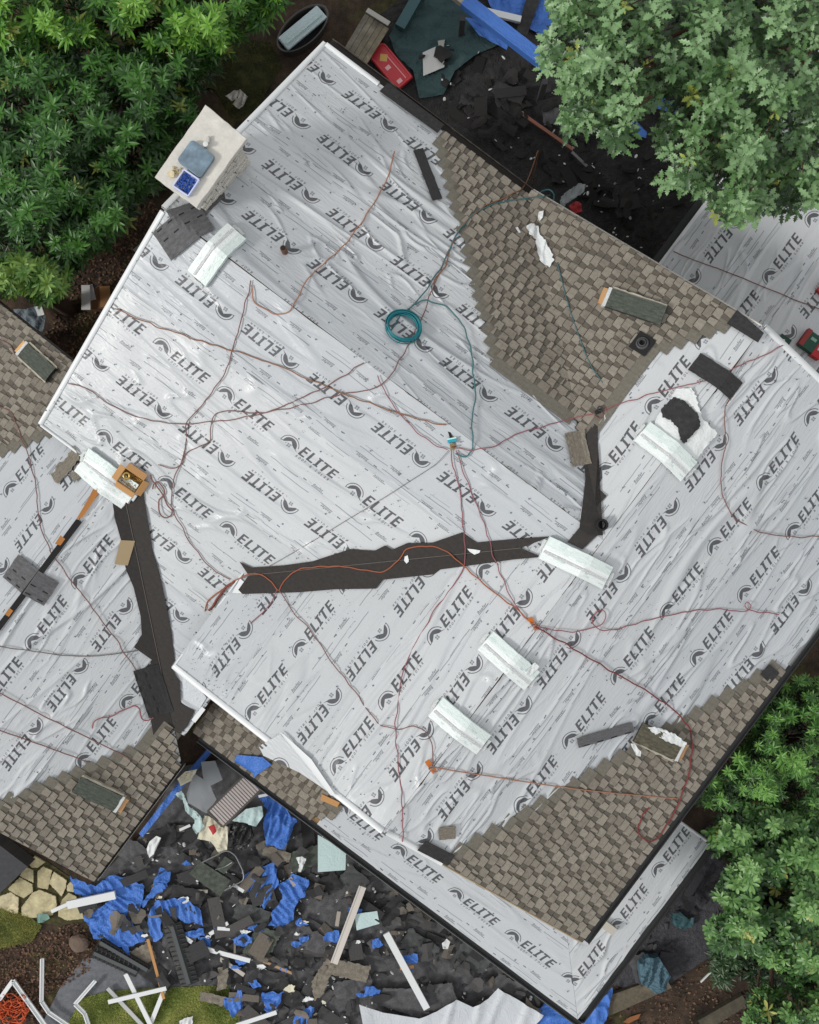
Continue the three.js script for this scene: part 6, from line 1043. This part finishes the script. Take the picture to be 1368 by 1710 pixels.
solid('blue_tarp', sheetPoly([[1082, 165], [1110, 162], [1132, 180], [1128, 190], [1086, 180]], { lift: 0.2, amp: 0.04, maxEdge: 0.08, seed: 4 }), M.blue, 'smaller blue tarp patch behind the oak leaves', 'tarp');
solid('grey_wrapper', sheetPoly([[936, 330], [950, 318], [968, 307], [977, 309], [976, 320], [960, 332], [946, 340], [940, 348], [934, 346]], { lift: 2.2, amp: 0.05, scale: 8, maxEdge: 0.05, rag: 0.01, y: 0 }), mat('#9aa0a2', 0.7), 'grey torn wrapper caught at the back eave', 'wrapper');
solid('red_bag', sheetPoly([[950, 344], [962, 336], [970, 340], [972, 354], [954, 357]], { lift: 1.6, amp: 0.05, scale: 8, maxEdge: 0.05, thick: 0.08 }), mat('#a01820', 0.5), 'small red bag hanging below the grey wrapper', 'bag');
{ const P = [[897, 326], [906, 319], [918, 317], [925, 325], [924, 338]].map(p => { const q = at(p[0], p[1], 4.3); return q; }); solid('hose_end', tube(P, 0.012), M.tealLine, 'end loop of hose sticking out past the back gutter', 'hose'); }
// neighbours on the garage roof
{ const q = hit(1352, 575), t = thing('nail_carton', 'red and green nail carton at the right edge beside the white rake', 'carton', V(q.x, q.y + 0.02, q.z)); t.rotation.y = -0.62; mesh('carton_body', box(0.34, 0.14, 0.3, 0, 0.07, 0, 0, 0.008), mat('#1f4a3a', 0.7), t); mesh('carton_panel', box(0.16, 0.145, 0.31, 0.16, 0.075, 0.02, 0, 0.006), mat('#b01c24', 0.6), t); mesh('carton_panel', box(0.08, 0.142, 0.305, -0.15, 0.073, -0.01, 0, 0.006), mat('#8d2a26', 0.6), t); mesh('label_patch', box(0.07, 0.004, 0.07, 0.15, 0.15, 0.02), M.paper, t); mesh('label_patch', box(0.1, 0.004, 0.05, -0.02, 0.142, -0.05), mat('#7fa596', 0.7), t); }
{ const q = hit(1308, 570), t = thing('nail_carton', 'green paper scrap with a white square beside the white rake', 'paper', V(q.x, q.y + 0.02, q.z)); t.rotation.y = -0.62; mesh('sheet', box(0.2, 0.02, 0.16, 0, 0.02, 0), mat('#2c4a40', 0.8), t); mesh('label_patch', box(0.07, 0.006, 0.07, -0.02, 0.033, 0.02, 0.4), M.paper, t); }
solid('red_box', sheetPoly([[1360, 486], [1376, 470], [1390, 500], [1370, 496]], { base: 'roof', lift: 0.12, thick: 0.1 }), M.red, 'red carton on the garage roof at the right edge', 'carton');
// side yard at the lower right
solid('teal_sack', sheetPoly([[1066, 1606], [1082, 1594], [1100, 1598], [1120, 1630], [1110, 1650], [1092, 1655], [1070, 1640]], { lift: 0.35, amp: 0.12, scale: 4, maxEdge: 0.06, thick: 0.2 }), mat('#4a6a78', 0.65, { bumpMap: crinkleBump, bumpScale: 0.03 }), 'blue grey plastic sack in the side yard', 'sack');
solid('teal_scrap', sheetPoly([[1118, 1525], [1135, 1522], [1150, 1535], [1160, 1530], [1158, 1545], [1140, 1552], [1124, 1545]], { lift: 0.12, amp: 0.05, scale: 7, maxEdge: 0.06 }), mat('#33565c', 0.7), 'dark teal crumpled plastic beside the side wall', 'plastic');
quadBoard('timber_edging', [[1020, 1662], [1110, 1630], [1122, 1650], [1010, 1700]], { lift: 0.14, thick: 0.12 }, mat('#ffffff', 0.9, { map: grainTex([96, 88, 74], 0.2, 0.3, 5) }), 'weathered timber edging beside the sack', 'timber');
quadBoard('timber_edging', [[1165, 1705], [1240, 1662], [1250, 1678], [1180, 1722]], { lift: 0.16, thick: 0.14 }, mat('#ffffff', 0.9, { map: grainTex([80, 74, 62], 0.2, 0.3, 5) }), 'weathered timber edging under the light green tree', 'timber');
solid('fallen_leaf', sheetPoly([[1040, 1706], [1052, 1698], [1070, 1692], [1066, 1700], [1050, 1709]], { lift: 0.06, amp: 0.02, maxEdge: 0.05 }), mat('#8a5a34', 0.9), 'large brown fallen leaf at the bottom edge', 'leaf');
stick('white_stake', [[1170, 1640], [1194, 1616]], 0.03, M.white, 'thin white stake below the light green tree', 'stake', { y: 0.3, h: 0.03 });
{ const q = at(1186, 1405, 2.9), t = thing('gutter_bracket', 'small white gutter bracket at the outer porch roof corner', 'bracket', q); mesh('arm', box(0.14, 0.03, 0.03, 0, 0.02, 0, -0.7), M.trim, t); mesh('arm', box(0.03, 0.03, 0.1, 0.05, 0.02, 0.04, -0.7), M.trim, t); }

renderer.render(scene, camera);
